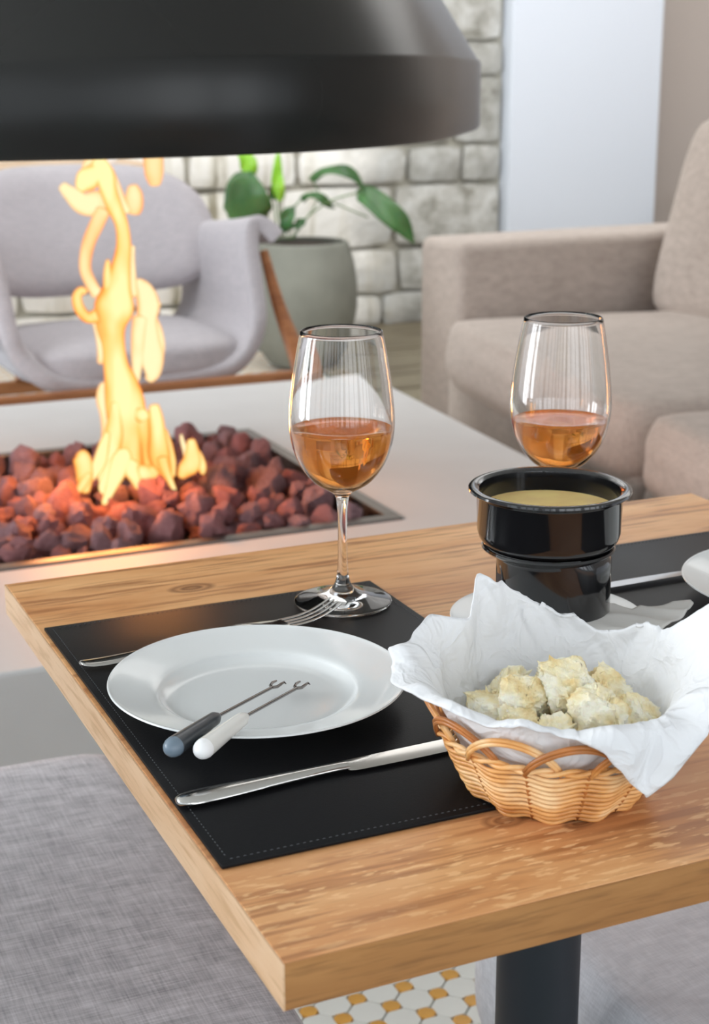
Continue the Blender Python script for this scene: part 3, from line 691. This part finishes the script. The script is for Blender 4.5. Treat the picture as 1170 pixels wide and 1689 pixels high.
# ---- fondue pot
pot = empty('fondue_pot', (0.385, 0.379, MZ+0.0032), label='glossy black two-tier fondue pot filled with melted cheese', cat='fondue pot')
PS = (0.912*0.0055, -0.41*0.0055, 0)
me = lathe([(0.0455, 0.0), (0.0465, 0.001), (0.0465, 0.056), (0.0475, 0.0605), (0.0525, 0.0632), (0.0545, 0.0652), (0.0535, 0.0668), (0.0510, 0.0668), (0.0445, 0.060), (0.0440, 0.002), (0.0455, 0.0)], 160)
for v in me.vertices:
    t = min(1, max(0, (0.0625-v.co.z)/0.006)); t = t*t*(3-2*t); v.co.x += PS[0]*t; v.co.y += PS[1]*t
link('stand', me, M['pot'], pot, smooth=50)
link('stand_floor', lathe([(0, 0.001), (0.0442, 0.001), (0.0442, 0.003), (0, 0.003)], 80), M['pot'], pot, smooth=50, loc=PS)
link('bowl', lathe([(0, 0.0672), (0.0500, 0.0674), (0.0535, 0.0690), (0.0565, 0.0735), (0.0582, 0.0790), (0.0590, 0.1080), (0.0605, 0.1103), (0.0642, 0.1113), (0.0660, 0.1130), (0.0658, 0.1148), (0.0640, 0.1158), (0.0605, 0.1155), (0.0572, 0.1135), (0.0564, 0.108), (0.0555, 0.080), (0.052, 0.0725), (0.045, 0.070), (0, 0.070)], 160), M['pot'], pot, smooth=50)
link('melted_cheese', lathe([(0, 0.0968), (0.03, 0.0967), (0.052, 0.0966), (0.0560, 0.0972), (0.0560, 0.0740), (0, 0.0740)], 96), M['fondue'], pot, smooth=40, label='pale yellow melted cheese')
# the air opening of the stand, a dark arch with a raised lip on the left side
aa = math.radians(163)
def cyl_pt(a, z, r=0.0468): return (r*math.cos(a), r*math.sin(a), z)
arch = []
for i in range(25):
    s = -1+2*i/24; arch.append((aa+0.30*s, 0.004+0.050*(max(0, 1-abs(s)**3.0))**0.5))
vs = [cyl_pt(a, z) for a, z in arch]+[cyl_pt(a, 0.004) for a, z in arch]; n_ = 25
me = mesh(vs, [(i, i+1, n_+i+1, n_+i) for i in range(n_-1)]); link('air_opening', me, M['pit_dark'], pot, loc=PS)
link('opening_lip', loft([cyl_pt(a, z, 0.0468) for a, z in arch], 0.0006, 6), M['pot'], pot, smooth=180, loc=PS)

# ---- paper napkin beside the saucer
def sheet(poly, z, th=0.001, lift=0.006, seed=0, res=0.004):
    bm = bmesh.new(); vs = [bm.verts.new((x, y, 0)) for x, y in poly]; bm.faces.new(vs)
    bmesh.ops.triangulate(bm, faces=bm.faces)
    for _ in range(5):
        long_ = [e for e in bm.edges if e.calc_length() > res]
        if not long_: break
        bmesh.ops.subdivide_edges(bm, edges=long_, cuts=1); bmesh.ops.triangulate(bm, faces=[f for f in bm.faces if len(f.verts) > 3])
    for v in bm.verts:
        p = Vector((v.co.x*30+seed, v.co.y*30, 0)); v.co.z = z+lift*(0.5+0.5*(1-abs(noise.noise(p))*2))
    me = bpy.data.meshes.new('m'); bm.to_mesh(me); bm.free(); shade(me); return me
nk = link('paper_napkin', sheet([(0.395, 0.375), (0.44, 0.362), (0.448, 0.347), (0.470, 0.348), (0.491, 0.350), (0.502, 0.341), (0.500, 0.334), (0.478, 0.317), (0.438, 0.293), (0.401, 0.290), (0.375, 0.30)], TZ+0.0125), M['paper'])
tagp(nk, 'crumpled off-white paper napkin lying by the saucer, right of the black pot', 'napkin'); add_mod(nk, 'SOLIDIFY', thickness=0.0012)

# ---- cutlery
def knife(x0, y0, x1, y1, z, lab):
    ln = math.hypot(x1-x0, y1-y0); t = empty('table_knife', (x0, y0, z), math.atan2(y1-y0, x1-x0), label=lab, cat='knife')
    H = [(0.0, 0.0030, 0.0015), (0.0018, 0.0055, 0.0026), (0.007, 0.0082, 0.0034), (0.016, 0.0092, 0.0036), (0.035, 0.0088, 0.0034), (0.060, 0.0072, 0.0031), (0.085, 0.0058, 0.0029), (0.105, 0.0052, 0.0027), (0.118, 0.0058, 0.0024)]
    H = smooth_path(H, 4)
    link('handle', loft([(a, 0, 0.0037) for a, _, _ in H], [(w_, h_) for _, w_, h_ in H], 20), M['steel'], t, smooth=40)
    B = [(0.117, -0.0055, 0.0055, 0.0016), (0.124, -0.0078, 0.0062, 0.0013), (0.15, -0.0088, 0.0066, 0.0011), (0.18, -0.0092, 0.0068, 0.0010), (0.205, -0.0085, 0.0068, 0.0009), (0.219, -0.0045, 0.0062, 0.0008), (0.226, 0.002, 0.0040, 0.0005)]
    B = smooth_path(B, 4); vs, fs = [], []
    for a, lo, hi, th in B: vs += [(a, lo, 0.0025), (a, (lo+hi)/2, 0.0025+th), (a, hi, 0.0030+th*0.8), (a, (lo+hi)/2, 0.0025-th)]
    for i in range(len(B)-1):
        for k in range(4): fs.append((i*4+k, i*4+(k+1) % 4, (i+1)*4+(k+1) % 4, (i+1)*4+k))
    fs += [(0, 1, 2, 3), tuple((len(B)-1)*4+k for k in range(4))]
    link('blade', mesh(vs, fs), M['steel'], t, smooth=30); return t
knife(0.0035, 0.188, 0.226, 0.1965, MZ+0.0002, 'long steel table knife in front of the plate on the left placemat')
knife(0.690, 0.438, 0.463, 0.434, MZ+0.0002, 'steel table knife behind the pot on the right placemat')
fk = empty('table_fork', (0.0075, 0.4385, MZ+0.0002), math.atan2(0.030, 0.226), label='steel table fork half hidden behind the plate, tines by the glass foot', cat='fork')
H = smooth_path([(0.0, 0.0030, 0.0012, 0.006), (0.003, 0.0068, 0.0018, 0.0052), (0.012, 0.0086, 0.0020, 0.004), (0.03, 0.0082, 0.0019, 0.0034), (0.06, 0.0055, 0.0019, 0.0045), (0.10, 0.0036, 0.0019, 0.0075), (0.135, 0.0034, 0.0018, 0.009), (0.150, 0.0060, 0.0015, 0.0075), (0.160, 0.0098, 0.0012, 0.0058), (0.172, 0.0110, 0.0011, 0.0042), (0.180, 0.0112, 0.0011, 0.0038)], 4)
link('handle', loft([(a, 0, z) for a, _, _, z in H], [(w_, h_) for _, w_, h_, _ in H], 16), M['steel'], fk, smooth=50)
for k in range(4):
    yy = -0.0090+0.0060*k
    q = smooth_path([(0.178, yy*0.98, 0.0038), (0.195, yy, 0.0042), (0.210, yy, 0.0068), (0.222, yy*0.98, 0.0112), (0.229, yy*0.96, 0.0148)], 4)
    link('tine', loft(q, [(0.0017*(1-0.5*i/len(q)), 0.0010) for i in range(len(q))], 8), M['steel'], fk, smooth=60)

def fondue_fork(p0, p1, p2, hm, tm, lab):
    p0, p1, p2 = Vector(p0), Vector(p1), Vector(p2)
    t = empty('fondue_fork', p0, label=lab, cat='fondue fork'); d = (p1-p0).normalized()
    hl = (p1-p0).length; q = []
    for i in range(13): a = i/12; q.append((d*(0.009+a*(hl-0.009)), 0.0068-0.0022*a if a < 0.97 else 0.0028))
    hd = link('handle', loft([a for a, _ in q], [r for _, r in q], 20), M[hm], t, smooth=50)
    q = [(d*(0.009*s), 0.0068*math.sqrt(max(0.01, 1-(1-s)**2.2))) for s in (0.0, 0.04, 0.12, 0.25, 0.45, 0.7, 1.0)]
    link('end_cap', loft([a for a, _ in q], [r for _, r in q], 20), M[tm], hd, smooth=70)
    b = p1-p0; e = p2-p0
    rd = link('rod', loft([b, b+(e-b)*0.5, e], 0.00125, 10), M['rod'], t, smooth=60)
    side = d.cross(Vector((0, 0, 1))).normalized()
    for s in (-1, 1):
        pr = [e, e+d*0.003+side*s*0.0028, e+d*0.008+side*s*0.0036+Vector((0, 0, 0.0006)), e+d*0.014+side*s*0.0032+Vector((0, 0, 0.0002))]
        if s == 1: pr.append(e+d*0.0115+side*0.0058)
        link('prong', loft(pr, [0.0013, 0.0012, 0.0011, 0.0008]+([0.0004] if s == 1 else []), 8), M['rod'], rd, smooth=60)
fondue_fork((0.0065, 0.2125, MZ+0.0275), (0.0565, 0.2600, MZ+0.0235), (0.1180, 0.3175, MZ+0.0125), 'handle_dark', 'tip_dark', 'fondue fork with a dark grey handle lying across the plate')
fondue_fork((0.0230, 0.2015, MZ+0.0275), (0.0735, 0.2520, MZ+0.0235), (0.1335, 0.3085, MZ+0.0125), 'handle_white', 'tip_white', 'fondue fork with an ivory white handle lying across the plate')

# ---- bread basket
BC = Vector((0.237, 0.123, TZ+0.0004))
ba = empty('bread_basket', BC, label='small round honey-coloured wicker basket holding torn bread', cat='basket')
NS = 12
def brad(z): t = z/0.062; return 0.052+0.031*(t**0.8 if t > 0 else 0)
ROWS = 11
for k in range(ROWS):
    z = 0.0016+k*0.0037; pth = []
    for i in range(168):
        a = 2*PI*i/168; wv = 0.0015*math.cos(NS*a+0.5)*(1 if k % 2 == 0 else 0.62)
        zz = z+0.0009*math.cos(NS*a+0.5+PI)+0.0004*noise.noise(Vector((a*3, k, 0)))
        pth.append(((brad(z)+wv)*math.cos(a), (brad(z)+wv)*math.sin(a), zz))
    link('weaver', closed_tube(pth, 0.0015, 8), M['wicker'], ba, smooth=180)
for k, z in ((0, 0.0430),):   # twisted top border row
    for s in (0, 1):
        pth = [((brad(z)+0.0016*math.cos(30*i/180*2*PI/2+PI*s))*math.cos(2*PI*i/180), (brad(z)+0.0016*math.cos(30*i/180*PI+PI*s))*math.sin(2*PI*i/180), z+0.0014*math.sin(30*i/180*PI+PI*s)) for i in range(180)]
        link('border', closed_tube(pth, 0.0016, 8), M['wicker'], ba, smooth=180)
for k in range(NS):      # upright stakes between the weavers
    a = 2*PI*(k+0.5)/NS
    link('stake', loft([((brad(z)-0.0015)*math.cos(a), (brad(z)-0.0015)*math.sin(a), z) for z in (0.001, 0.012, 0.024, 0.036, 0.044)], 0.0014, 8), M['wicker_dark'], ba, smooth=180)
for k in range(NS):      # looped border: each arch springs over to its second neighbour
    a0 = 2*PI*(k+0.5)/NS; sp = 2*PI/NS*1.55; pth = []
    for i in range(17):
        s = i/16; z = 0.043+0.0205*math.sin(PI*s)**0.75; a = a0+sp*s
        rr = brad(z)+0.0018*math.cos(PI*s)
        pth.append((rr*math.cos(a), rr*math.sin(a), z))
    for d in (0, 0.0026):
        link('arch', loft([(x*(1-d*2), y*(1-d*2), z-d) for x, y, z in pth], 0.00155, 8), M['wicker_dark'] if k % 2 else M['wicker'], ba, smooth=180)
link('woven_base', lathe([(0, 0.0012), (0.050, 0.0012), (0.053, 0.0020), (0.050, 0.0032), (0, 0.0032)], 48), M['wicker'], ba, smooth=40)

# ---- cloth in the basket; angle is measured in the basket's own frame
ER = Vector((0.912, -0.410, 0)); EV = Vector((0.410, 0.912, 0))
OUT = [(-180, .103, .826), (-172, .106, .8235), (-158, .0975, .8225), (-141, .093, .822), (-124, .093, .8215), (-111, .0895, .822), (-100, .088, .8205), (-90, .088, .816), (-80, .088, .806), (-71, .0885, .790), (-61, .0875, .773), (-52, .098, .788), (-42, .108, .812), (-28, .112, .842), (-14, .110, .868), (-6, .104, .878), (4, .094, .866), (15, .086, .850), (28, .083, .836), (42, .080, .829), (58, .080, .826), (72, .079, .8255), (82, .080, .829), (90, .081, .834), (98, .081, .842), (106, .080, .851), (113, .079, .860), (118, .080, .864), (122, .081, .862), (127, .080, .850), (132, .079, .844), (138, .080, .845), (148, .090, .8445), (158, .096, .841), (169, .101, .834), (180, .103, .826)]
def outer_at(deg):
    for i in range(len(OUT)-1):
        if OUT[i][0] <= deg <= OUT[i+1][0]:
            t = (deg-OUT[i][0])/(OUT[i+1][0]-OUT[i][0]); return OUT[i][1]*(1-t)+OUT[i+1][1]*t, OUT[i][2]*(1-t)+OUT[i+1][2]*t
    return OUT[0][1], OUT[0][2]
def ridge(p): return 1-2*abs(noise.noise(p))
def cloth():
    NA, vs, fs = 300, [], []
    prof_n = None
    for i in range(NA):
        deg = -180+360*i/NA; th = math.radians(deg); R, Z = outer_at(deg)
        sc = 0.0018*noise.noise(Vector((math.cos(th)*4, math.sin(th)*4, 1))); R += sc
        # crest height over the rim: lower where the cloth stands up beyond it
        rimz = .8185+0.0025*noise.noise(Vector((math.cos(th)*4, math.sin(th)*4, 7)))
        hang = Z < .815
        ctl = [(0.0, .7560), (.030, .7562), (.049, .7580), (.058, .772), (.066, .790), (.0735, .806)]
        if hang: ctl += [(.0800, rimz), (.0865, rimz-0.001), (max(R, .089), (rimz+Z)/2), (R, Z)]
        elif Z > .835: ctl += [(.0775, .818), (.0775+(R-.0775)*0.4, .818+(Z-.818)*0.45), (R, Z)]
        else: ctl += [(.0790, rimz), ((.079+R)/2, max(rimz, Z)+0.002), (R, Z)]
        # resample evenly
        sp = smooth_path([(max(0, a), b) for a, b in ctl], 8)
        acc = [0]
        for a, b in zip(sp, sp[1:]): acc.append(acc[-1]+math.hypot(a[0]-b[0], a[1]-b[1]))
        M_ = 60; row = []
        for k in range(M_+1):
            s = acc[-1]*k/M_; j = 0
            while j < len(acc)-2 and acc[j+1] < s: j += 1
            t = (s-acc[j])/max(1e-9, acc[j+1]-acc[j]); a, b = sp[j], sp[j+1]
            row.append((a[0]*(1-t)+b[0]*t, a[1]*(1-t)+b[1]*t))
        for k, (r, z) in enumerate(row):
            f = k/M_
            fold = 0.0062*ridge(Vector((math.cos(th)*2.6+f*.6, math.sin(th)*2.6, f*1.6)))+0.0036*ridge(Vector((math.cos(th)*6+f*3, math.sin(th)*6, f*4+4)))*(1-0.3*f)+0.0006*ridge(Vector((math.cos(th)*11, math.sin(th)*11+f*5, f*9)))*(1-f)-0.002
            wgt = min(1, max(0, (f-0.42)*2.2))*(1.15 if f > 0.6 else 1)
            if f > 0.42: r -= 0.0005
            r2_ = r+fold*wgt*0.9*(1 if f > .62 else -0.6); z2 = z+fold*wgt*0.8
            if f <= .66: r2_ = min(r2_, 0.0775)
            p = ER*(r2_*math.cos(th))+EV*(r2_*math.sin(th)); vs.append((p.x, p.y, z2-BC.z+0.0035))
    n_ = 61
    for i in range(NA):
        j = (i+1) % NA
        for k in range(n_-1):
            if k == 0: fs.append((i*n_, i*n_+1, j*n_+1))
            else: fs.append((i*n_+k, i*n_+k+1, j*n_+k+1, j*n_+k))
    return mesh(vs, fs)
cl = link('cloth_napkin', cloth(), M['cotton'], None, loc=BC, smooth=180); tagp(cl, 'crumpled white cloth napkin lining the wicker bread basket', 'napkin')
add_mod(cl, 'SOLIDIFY', thickness=0.0009, offset=0)

# ---- bread
def bread(seed, size, e=6):
    bm = bmesh.new(); bmesh.ops.create_cube(bm, size=2); bmesh.ops.subdivide_edges(bm, edges=list(bm.edges), cuts=17, use_grid_fill=True)
    rng = random.Random(seed); sx, sy, sz = rng.uniform(.85, 1.15), rng.uniform(.8, 1.05), rng.uniform(.75, 1.0)
    cut = [(Vector((rng.uniform(-1, 1), rng.uniform(-1, 1), rng.uniform(-.6, 1))).normalized(), rng.uniform(.55, .85)) for _ in range(6)]
    for v in bm.verts:
        p = v.co; k = (abs(p.x)**e+abs(p.y)**e+abs(p.z)**e)**(-1/e); d = p*k
        for n_, c in cut:
            q = d.dot(n_)
            if q > c: d = d-n_*(q-c)*0.97
        q = d.normalized(); s = Vector((seed*3.3, seed, 0))
        r = 0.14*noise.noise(q*1.7+s)+0.10*noise.noise(q*3.5+s)+0.07*ridge(Vector((q.x*11, q.y*4, q.z*4))+s)+0.06*noise.noise(q*15+s)+0.07*ridge(Vector((q.x*28, q.y*9, q.z*9))+s)
        sp_ = noise.noise(q*30+s)
        if sp_ > 0.5: r += (sp_-0.5)*1.2
        d = d+q*r
        v.co = Vector((d.x*sx, d.y*sy, d.z*sz))*size
    me = bpy.data.meshes.new('bread'); bm.to_mesh(me); bm.free(); me.materials.append(M['bread']); shade(me, 35); return me
BR = [  # u across, v away, z, half size
    (-.040, .006, .799, .0165, 'torn bread cube at the far left of the basket'),
    (-.029, -.018, .800, .0135, 'small wedge of bread low at the left of the basket'),
    (-.020, -.004, .809, .0175, 'pale torn bread cube left of centre in the basket'),
    (.008, .006, .812, .0195, 'largest torn bread chunk, at the top of the pile'),
    (.036, .022, .806, .0175, 'torn bread chunk behind the pile, against the cloth'),
    (.030, -.020, .806, .0200, 'shaggy bread chunk at the front right of the pile'),
    (-.006, -.036, .797, .0150, 'flat bread piece at the front of the pile by the cloth edge'),
    (.050, -.010, .802, .0155, 'golden bread piece at the far right of the basket'),
    (-.030, .030, .799, .0160, 'bread piece at the back left against the cloth'),
    (.004, .036, .797, .0160, 'bread piece at the back of the pile under the peak of the cloth'),
    (.008, -.012, .785, .0170, 'bread piece buried at the middle of the pile'),
]
for i, (u, v, z, s, lab) in enumerate(BR):
    p = ER*u+EV*v
    o = link('bread_chunk', bread(i+2, s*1.0), None, None, loc=(BC.x+p.x, BC.y+p.y, z), rot=(random.uniform(-.4, .4), random.uniform(-.4, .4), random.uniform(0, 6)))
    tagp(o, lab, 'bread', 'torn bread in the wicker basket')

# ================================================================== CHAIRS AT THE TABLE
def dining_chair(cx, cy, rz, fab, lab, zt=0.47, w_=0.64, d_=0.64, th=0.15, leg='teak'):
    t = empty('dining_chair', (cx, cy, 0), rz, label=lab, cat='chair')   # faces local +x
    link('seat', pad(d_, w_, th, e=13, puff=0.035, n=22, ez=4), M[fab], t, loc=(0, 0, zt-th-0.003))
    b = link('backrest', pad(0.11, w_*0.96, 0.42, e=5, n=12), M[fab], t, loc=(-d_/2+0.02, 0, zt-0.06), rot=(0, -0.14, 0))
    for sx in (-1, 1):
        for sy in (-1, 1):
            link('leg', loft([(sx*(d_/2-0.07), sy*(w_/2-0.07), zt-th+0.01), (sx*(d_/2-0.05), sy*(w_/2-0.045), 0.0)], [0.019, 0.012], 14), M[leg], t, smooth=60)
    return t
dining_chair(-0.155, 0.615, 0, 'linen', 'grey linen upholstered dining chair at the left side of the table')
dining_chair(0.733, 0.245, PI, 'linen_light', 'pale grey upholstered dining chair at the right side, behind the black pedestal', zt=0.45, w_=0.64, d_=0.66, th=0.20)

# ================================================================== LOUNGE ARMCHAIR beyond the fire table
lc = empty('lounge_armchair', (0.955, 3.70, 0), 0.03, label='wide grey upholstered lounge armchair with a teak frame behind the fire', cat='armchair')
lc.scale = (0.945, 1, 1)
def shell():
    """one swept sheet: flared arm, seat, flared arm"""
    pf = smooth_path([(-.515, .725), (-.485, .757), (-.440, .775), (-.398, .757), (-.372, .69), (-.365, .58), (-.350, .47), (-.27, .395), (-.10, .375), (.10, .375), (.27, .395), (.350, .47), (.365, .58), (.372, .69), (.398, .757), (.440, .775), (.485, .757), (.515, .725)], 6)
    vs, fs = [], []; NY = 18
    for j in range(NY+1):
        s = j/NY; y = -0.24+0.62*s
        for (x, z) in pf:
            a = max(0, (z-0.40)/0.36); # arms start further back at the top and curve in
            yy = y+0.16*a*(1-s)*(1-s); zz = z-0.05*a*s+0.02*math.sin(PI*s)*(1-a)
            if a <= 0.2 and s < 0.12: zz -= 0.02*(0.12-s)/0.12
            vs.append((x*(1-0.06*s), yy, zz+0.022))
    m_ = len(pf)
    for j in range(NY):
        for k in range(m_-1): fs.append((j*m_+k, j*m_+k+1, (j+1)*m_+k+1, (j+1)*m_+k))
    return mesh(vs, fs)
sh = link('seat_shell', shell(), M['lounge'], lc, smooth=180)
add_mod(sh, 'SOLIDIFY', thickness=0.055, offset=-1); add_mod(sh, 'SUBSURF', levels=1, render_levels=2)
link('seat_cushion', pad(0.70, 0.58, 0.12, e=4.5, puff=0.25, n=14), M['lounge'], lc, loc=(0, 0.06, 0.352))
def backpad():
    bm = bmesh.new(); bmesh.ops.create_cube(bm, size=2); bmesh.ops.subdivide_edges(bm, edges=list(bm.edges), cuts=15, use_grid_fill=True)
    for v in bm.verts:
        x, y, z = v.co; e = 4.2
        k = (abs(x)**e+abs(z)**e)**(-1/e) if max(abs(x), abs(z)) > 0 else 1
        m_ = max(abs(x), abs(z)); x, z = x*k*m_, z*k*m_
        edge = max(0, m_-0.7)/0.3
        w_ = 0.43-0.075*z*z-0.02*z
        v.co = Vector((x*w_, y*(0.055*(1-0.55*edge**2))+0.10*z+0.06*(-(x*x)), z*0.186))
    me = bpy.data.meshes.new('m'); bm.to_mesh(me); bm.free(); shade(me); return me
link('backrest', backpad(), M['lounge'], lc, loc=(0, 0.36, 0.738))
for s in (-1, 1):
    vs = []
    pts = [(0.452, -0.07, .69, .014), (0.475, -0.13, .53, .022), (0.505, -0.225, .36, .034), (0.512, -0.24, .26, .036)]
    q = smooth_path([(s*a, b, c, d) for a, b, c, d in pts], 4)
    link('side_frame', loft([(a, b, c) for a, b, c, _ in q], [(0.014, d) for *_, d in q], 12), M['teak'], lc, smooth=60)
    link('leg', loft([(s*0.512, -0.215, .27), (s*0.53, -0.24, 0.0)], [(0.016, 0.03), (0.012, 0.018)], 12), M['teak'], lc, smooth=60)
    link('leg', loft([(s*0.44, 0.30, .30), (s*0.46, 0.42, 0.0)], [(0.016, 0.024), (0.012, 0.016)], 12), M['teak'], lc, smooth=60)
    link('back_support', loft([(s*0.25, 0.28, .30), (s*0.25, 0.42, .55), (s*0.25, 0.47, .78)], [(0.012, 0.02)]*3, 10), M['teak'], lc, smooth=60)
link('front_rail', box(-0.515, 0.515, -0.262, -0.232, 0.300, 0.362, 0.006), M['teak'], lc)
link('rear_rail', box(-0.44, 0.44, 0.29, 0.32, 0.255, 0.295, 0.006), M['teak'], lc)

# ================================================================== SOFA
so = empty('sofa', (2.5, 2.8, 0), 0, label='large taupe fabric sofa with deep seat cushions at the right', cat='sofa')
RZ = -0.163
def place(name, me, x, y, z, rz, rx=0, ry=0, **k):
    c = link(name, me, M['taupe'], so, loc=(x-2.5, y-2.8, z), rot=(rx, ry, rz), **k); return c
AX = Vector((math.cos(RZ), math.sin(RZ), 0)); AY = Vector((-math.sin(RZ), math.cos(RZ), 0))
def seat_pos(a, b): p = Vector((1.88, 3.50, 0))+AX*a-AY*b; return p.x, p.y
def armbox():
    me = box(0, 1.22, -0.125, 0.125, 0.02, 0.70, 0.032, 4); shade(me, 40); return me
place('arm', armbox(), 1.955, 3.625, 0, 0.055)
for (b0, b1) in ((0.03, 1.375), (1.41, 2.60)):
    x, y = seat_pos(0.52, (b0+b1)/2)
    place('seat_cushion', pad(1.06, b1-b0, 0.20, e=12, puff=0.10, wob=0.03, seed=b0*7, n=20, ez=3.2), x, y, 0.285, RZ)
    x, y = seat_pos(0.53, (b0+b1)/2)
    me = box(-0.50, 0.50, -(b1-b0)/2, (b1-b0)/2, 0.03, 0.315, 0.025, 3); shade(me, 40)
    place('base', me, x, y, 0, RZ)
for (b0, b1) in ((0.04, 0.92), (0.96, 1.9)):
    place('back_cushion', pad(0.24, b1-b0, 0.64, e=8, wob=0.04, seed=b1*5, n=16, ez=6), 2.69, 3.49-(b0+b1)/2, 0.43, 0.0, ry=0.26)
me = box(-0.10, 0.10, -1.35, 1.35, 0.02, 0.80, 0.04, 4); shade(me, 40)
place('backrest', me, 3.10, 2.2, 0, 0)
for (x, y) in ((2.02, 3.58), (3.05, 3.6), (1.75, 1.1), (3.2, 1.0)):
    link('foot', lathe([(0, 0), (0.02, 0), (0.025, 0.035), (0, 0.035)], 16), M['pole'], so, loc=(x-2.5, y-2.8, 0), smooth=40)

# ================================================================== PLANTER AND PLANT
PC = Vector((2.20, 5.35, 0.0125))
plt = link('planter', lathe(smooth_path([(0, 0), (0.12, 0), (0.145, 0.01), (0.195, 0.09), (0.228, 0.20), (0.236, 0.30), (0.226, 0.40), (0.205, 0.485), (0.196, 0.508), (0.182, 0.508), (0.180, 0.48), (0, 0.47)], 3), 64), M['planter'], None, loc=PC, smooth=50)
tagp(plt, 'round grey-green concrete planter by the stone wall', 'planter')
sl = link('soil', lathe([(0, 0.015), (0.10, 0.012), (0.184, 0.0), (0.184, -0.02), (0, -0.02)], 40), M['soil'], plt, loc=(0, 0, 0.488), smooth=60)
pn = empty('peace_lily', PC+Vector((0, 0, 0.50)), label='green peace lily with long arching leaves growing in the grey planter', cat='plant')
def leaf(mid, width, mat, up_=Vector((0, 0, 1)), curl=0.25, face=None):
    """blade around a midrib given as (u, v, z) relative to the plant base; face tilts the blade to the viewer side"""
    q = smooth_path(mid, 5); P = [ER*a+EV*b+Vector((0, 0, c)) for a, b, c in q]
    n_ = len(P); vs, fs = [], []
    nrm = face or (Vector((0, 0, 1))*0.7-EV*0.9).normalized()
    for i, p in enumerate(P):
        t = (P[min(i+1, n_-1)]-P[max(i-1, 0)]).normalized(); s = nrm.cross(t).normalized(); un = t.cross(s)
        f = i/(n_-1); w_ = width*(math.sin(PI*min(1, f**0.75))**0.8)+0.001
        for k in range(-3, 4):
            a = k/3; vs.append(p+s*a*w_+un*(curl*w_*abs(a)+0.012*math.sin(f*9+a*2)*abs(a)))
    for i in range(n_-1):
        for k in range(6): fs.append((i*7+k, i*7+k+1, (i+1)*7+k+1, (i+1)*7+k))
    o = link('leaf', mesh(vs, fs), M[mat], pn, smooth=180); add_mod(o, 'SOLIDIFY', thickness=0.003); return o
KP = 0.00231   # metres per unit used below
def lf(pts, width, mat='leaf', dep=0.0, **k):
    return leaf([((px-489)*KP, dep+d, (405-py)*KP*1.03) for px, py, d in pts], width*KP, mat, **k)
def stem(pts, r=0.004):
    q = smooth_path([((px-489)*KP, d, (405-py)*KP*1.03) for px, py, d in pts], 5)
    link('stem', loft([ER*a+EV*b+Vector((0, 0, c)) for a, b, c in q], r, 8), M['stem'], pn, smooth=180)
lf([(418, 385, -.02), (404, 360, -.05), (395, 325, -.07), (396, 295, -.06), (402, 280, -.04)], 40)
lf([(352, 335, .0), (375, 345, .0), (400, 350, .0), (425, 380, 0)], 20, dep=.02)
lf([(404, 290, .0), (398, 272, .0), (388, 255, .0), (368, 236, .0)], 15, 'leaf_bright')
lf([(455, 332, .0), (450, 310, -.01), (449, 285, 0), (451, 250, .01)], 11, 'leaf_bright')
lf([(440, 330, .0), (441, 318, 0), (444, 300, 0)], 8)
lf([(455, 385, .0), (462, 370, -.02), (470, 352, -.02), (478, 340, 0)], 13)
lf([(470, 378, .0), (485, 372, -.02), (498, 362, -.02)], 9)
lf([(492, 330, .0), (510, 322, -.03), (530, 330, -.03), (549, 345, 0)], 9)
lf([(508, 298, .0), (530, 282, -.03), (560, 280, -.05), (585, 288, -.05), (605, 312, -.04)], 11)
lf([(590, 318, -.02), (612, 325, -.04), (645, 352, -.06), (672, 375, -.05), (694, 405, -.03)], 24)
stem([(466, 398, 0), (475, 350, 0), (490, 330, 0), (500, 318, 0)])
stem([(462, 398, 0), (452, 360, 0), (450, 330, 0)])
stem([(452, 398, 0), (446, 370, 0), (442, 325, 0)])
stem([(448, 398, 0), (430, 392, 0), (415, 384, 0)])
stem([(470, 398, 0), (500, 360, -.02), (545, 330, -.03), (592, 318, -.02)], 0.0035)
stem([(474, 398, 0), (520, 330, .02), (512, 300, .01)], 0.003)
stem([(540, 332, 0), (570, 345, .03), (610, 362, .05)], 0.003)
stem([(440, 398, 0), (425, 340, 0), (404, 288, 0)], 0.0035)

# ================================================================== FURNITURE AT THE BACK
cs = empty('console_table', (1.35, 5.75, 0), label='pale wooden console table behind the lounge armchair, under the hood edge', cat='table')
link('top', box(-0.75, 0.28, -0.22, 0.22, 0.80, 0.845, 0.004), M['console'], cs)
for sx in (-0.70, 0.23):
    for sy in (-0.17, 0.17): link('leg', box(sx-0.022, sx+0.022, sy-0.022, sy+0.022, 0, 0.80, 0.003), M['teak'], cs)
cn = link('candle', lathe([(0, 0), (0.045, 0), (0.047, 0.004), (0.047, 0.105), (0.042, 0.110), (0, 0.108)], 32), M['tip_white'], None, loc=(1.48, 5.68, 0.8455), smooth=50)
tagp(cn, 'thick white pillar candle standing on the pale console table', 'candle')
st = empty('side_table', (4.72, 5.8, 0), label='dark round side table behind the sofa, only its rim in view', cat='side table')
link('top', lathe([(0, 0.585), (0.21, 0.585), (0.215, 0.592), (0.21, 0.60), (0, 0.60)], 48), M['pole'], st, smooth=40)
link('stem', lathe([(0, 0.02), (0.02, 0.02), (0.02, 0.585), (0, 0.585)], 20), M['pole'], st, smooth=40)
link('base', lathe([(0, 0), (0.15, 0), (0.15, 0.012), (0, 0.02)], 32), M['pole'], st, smooth=40)
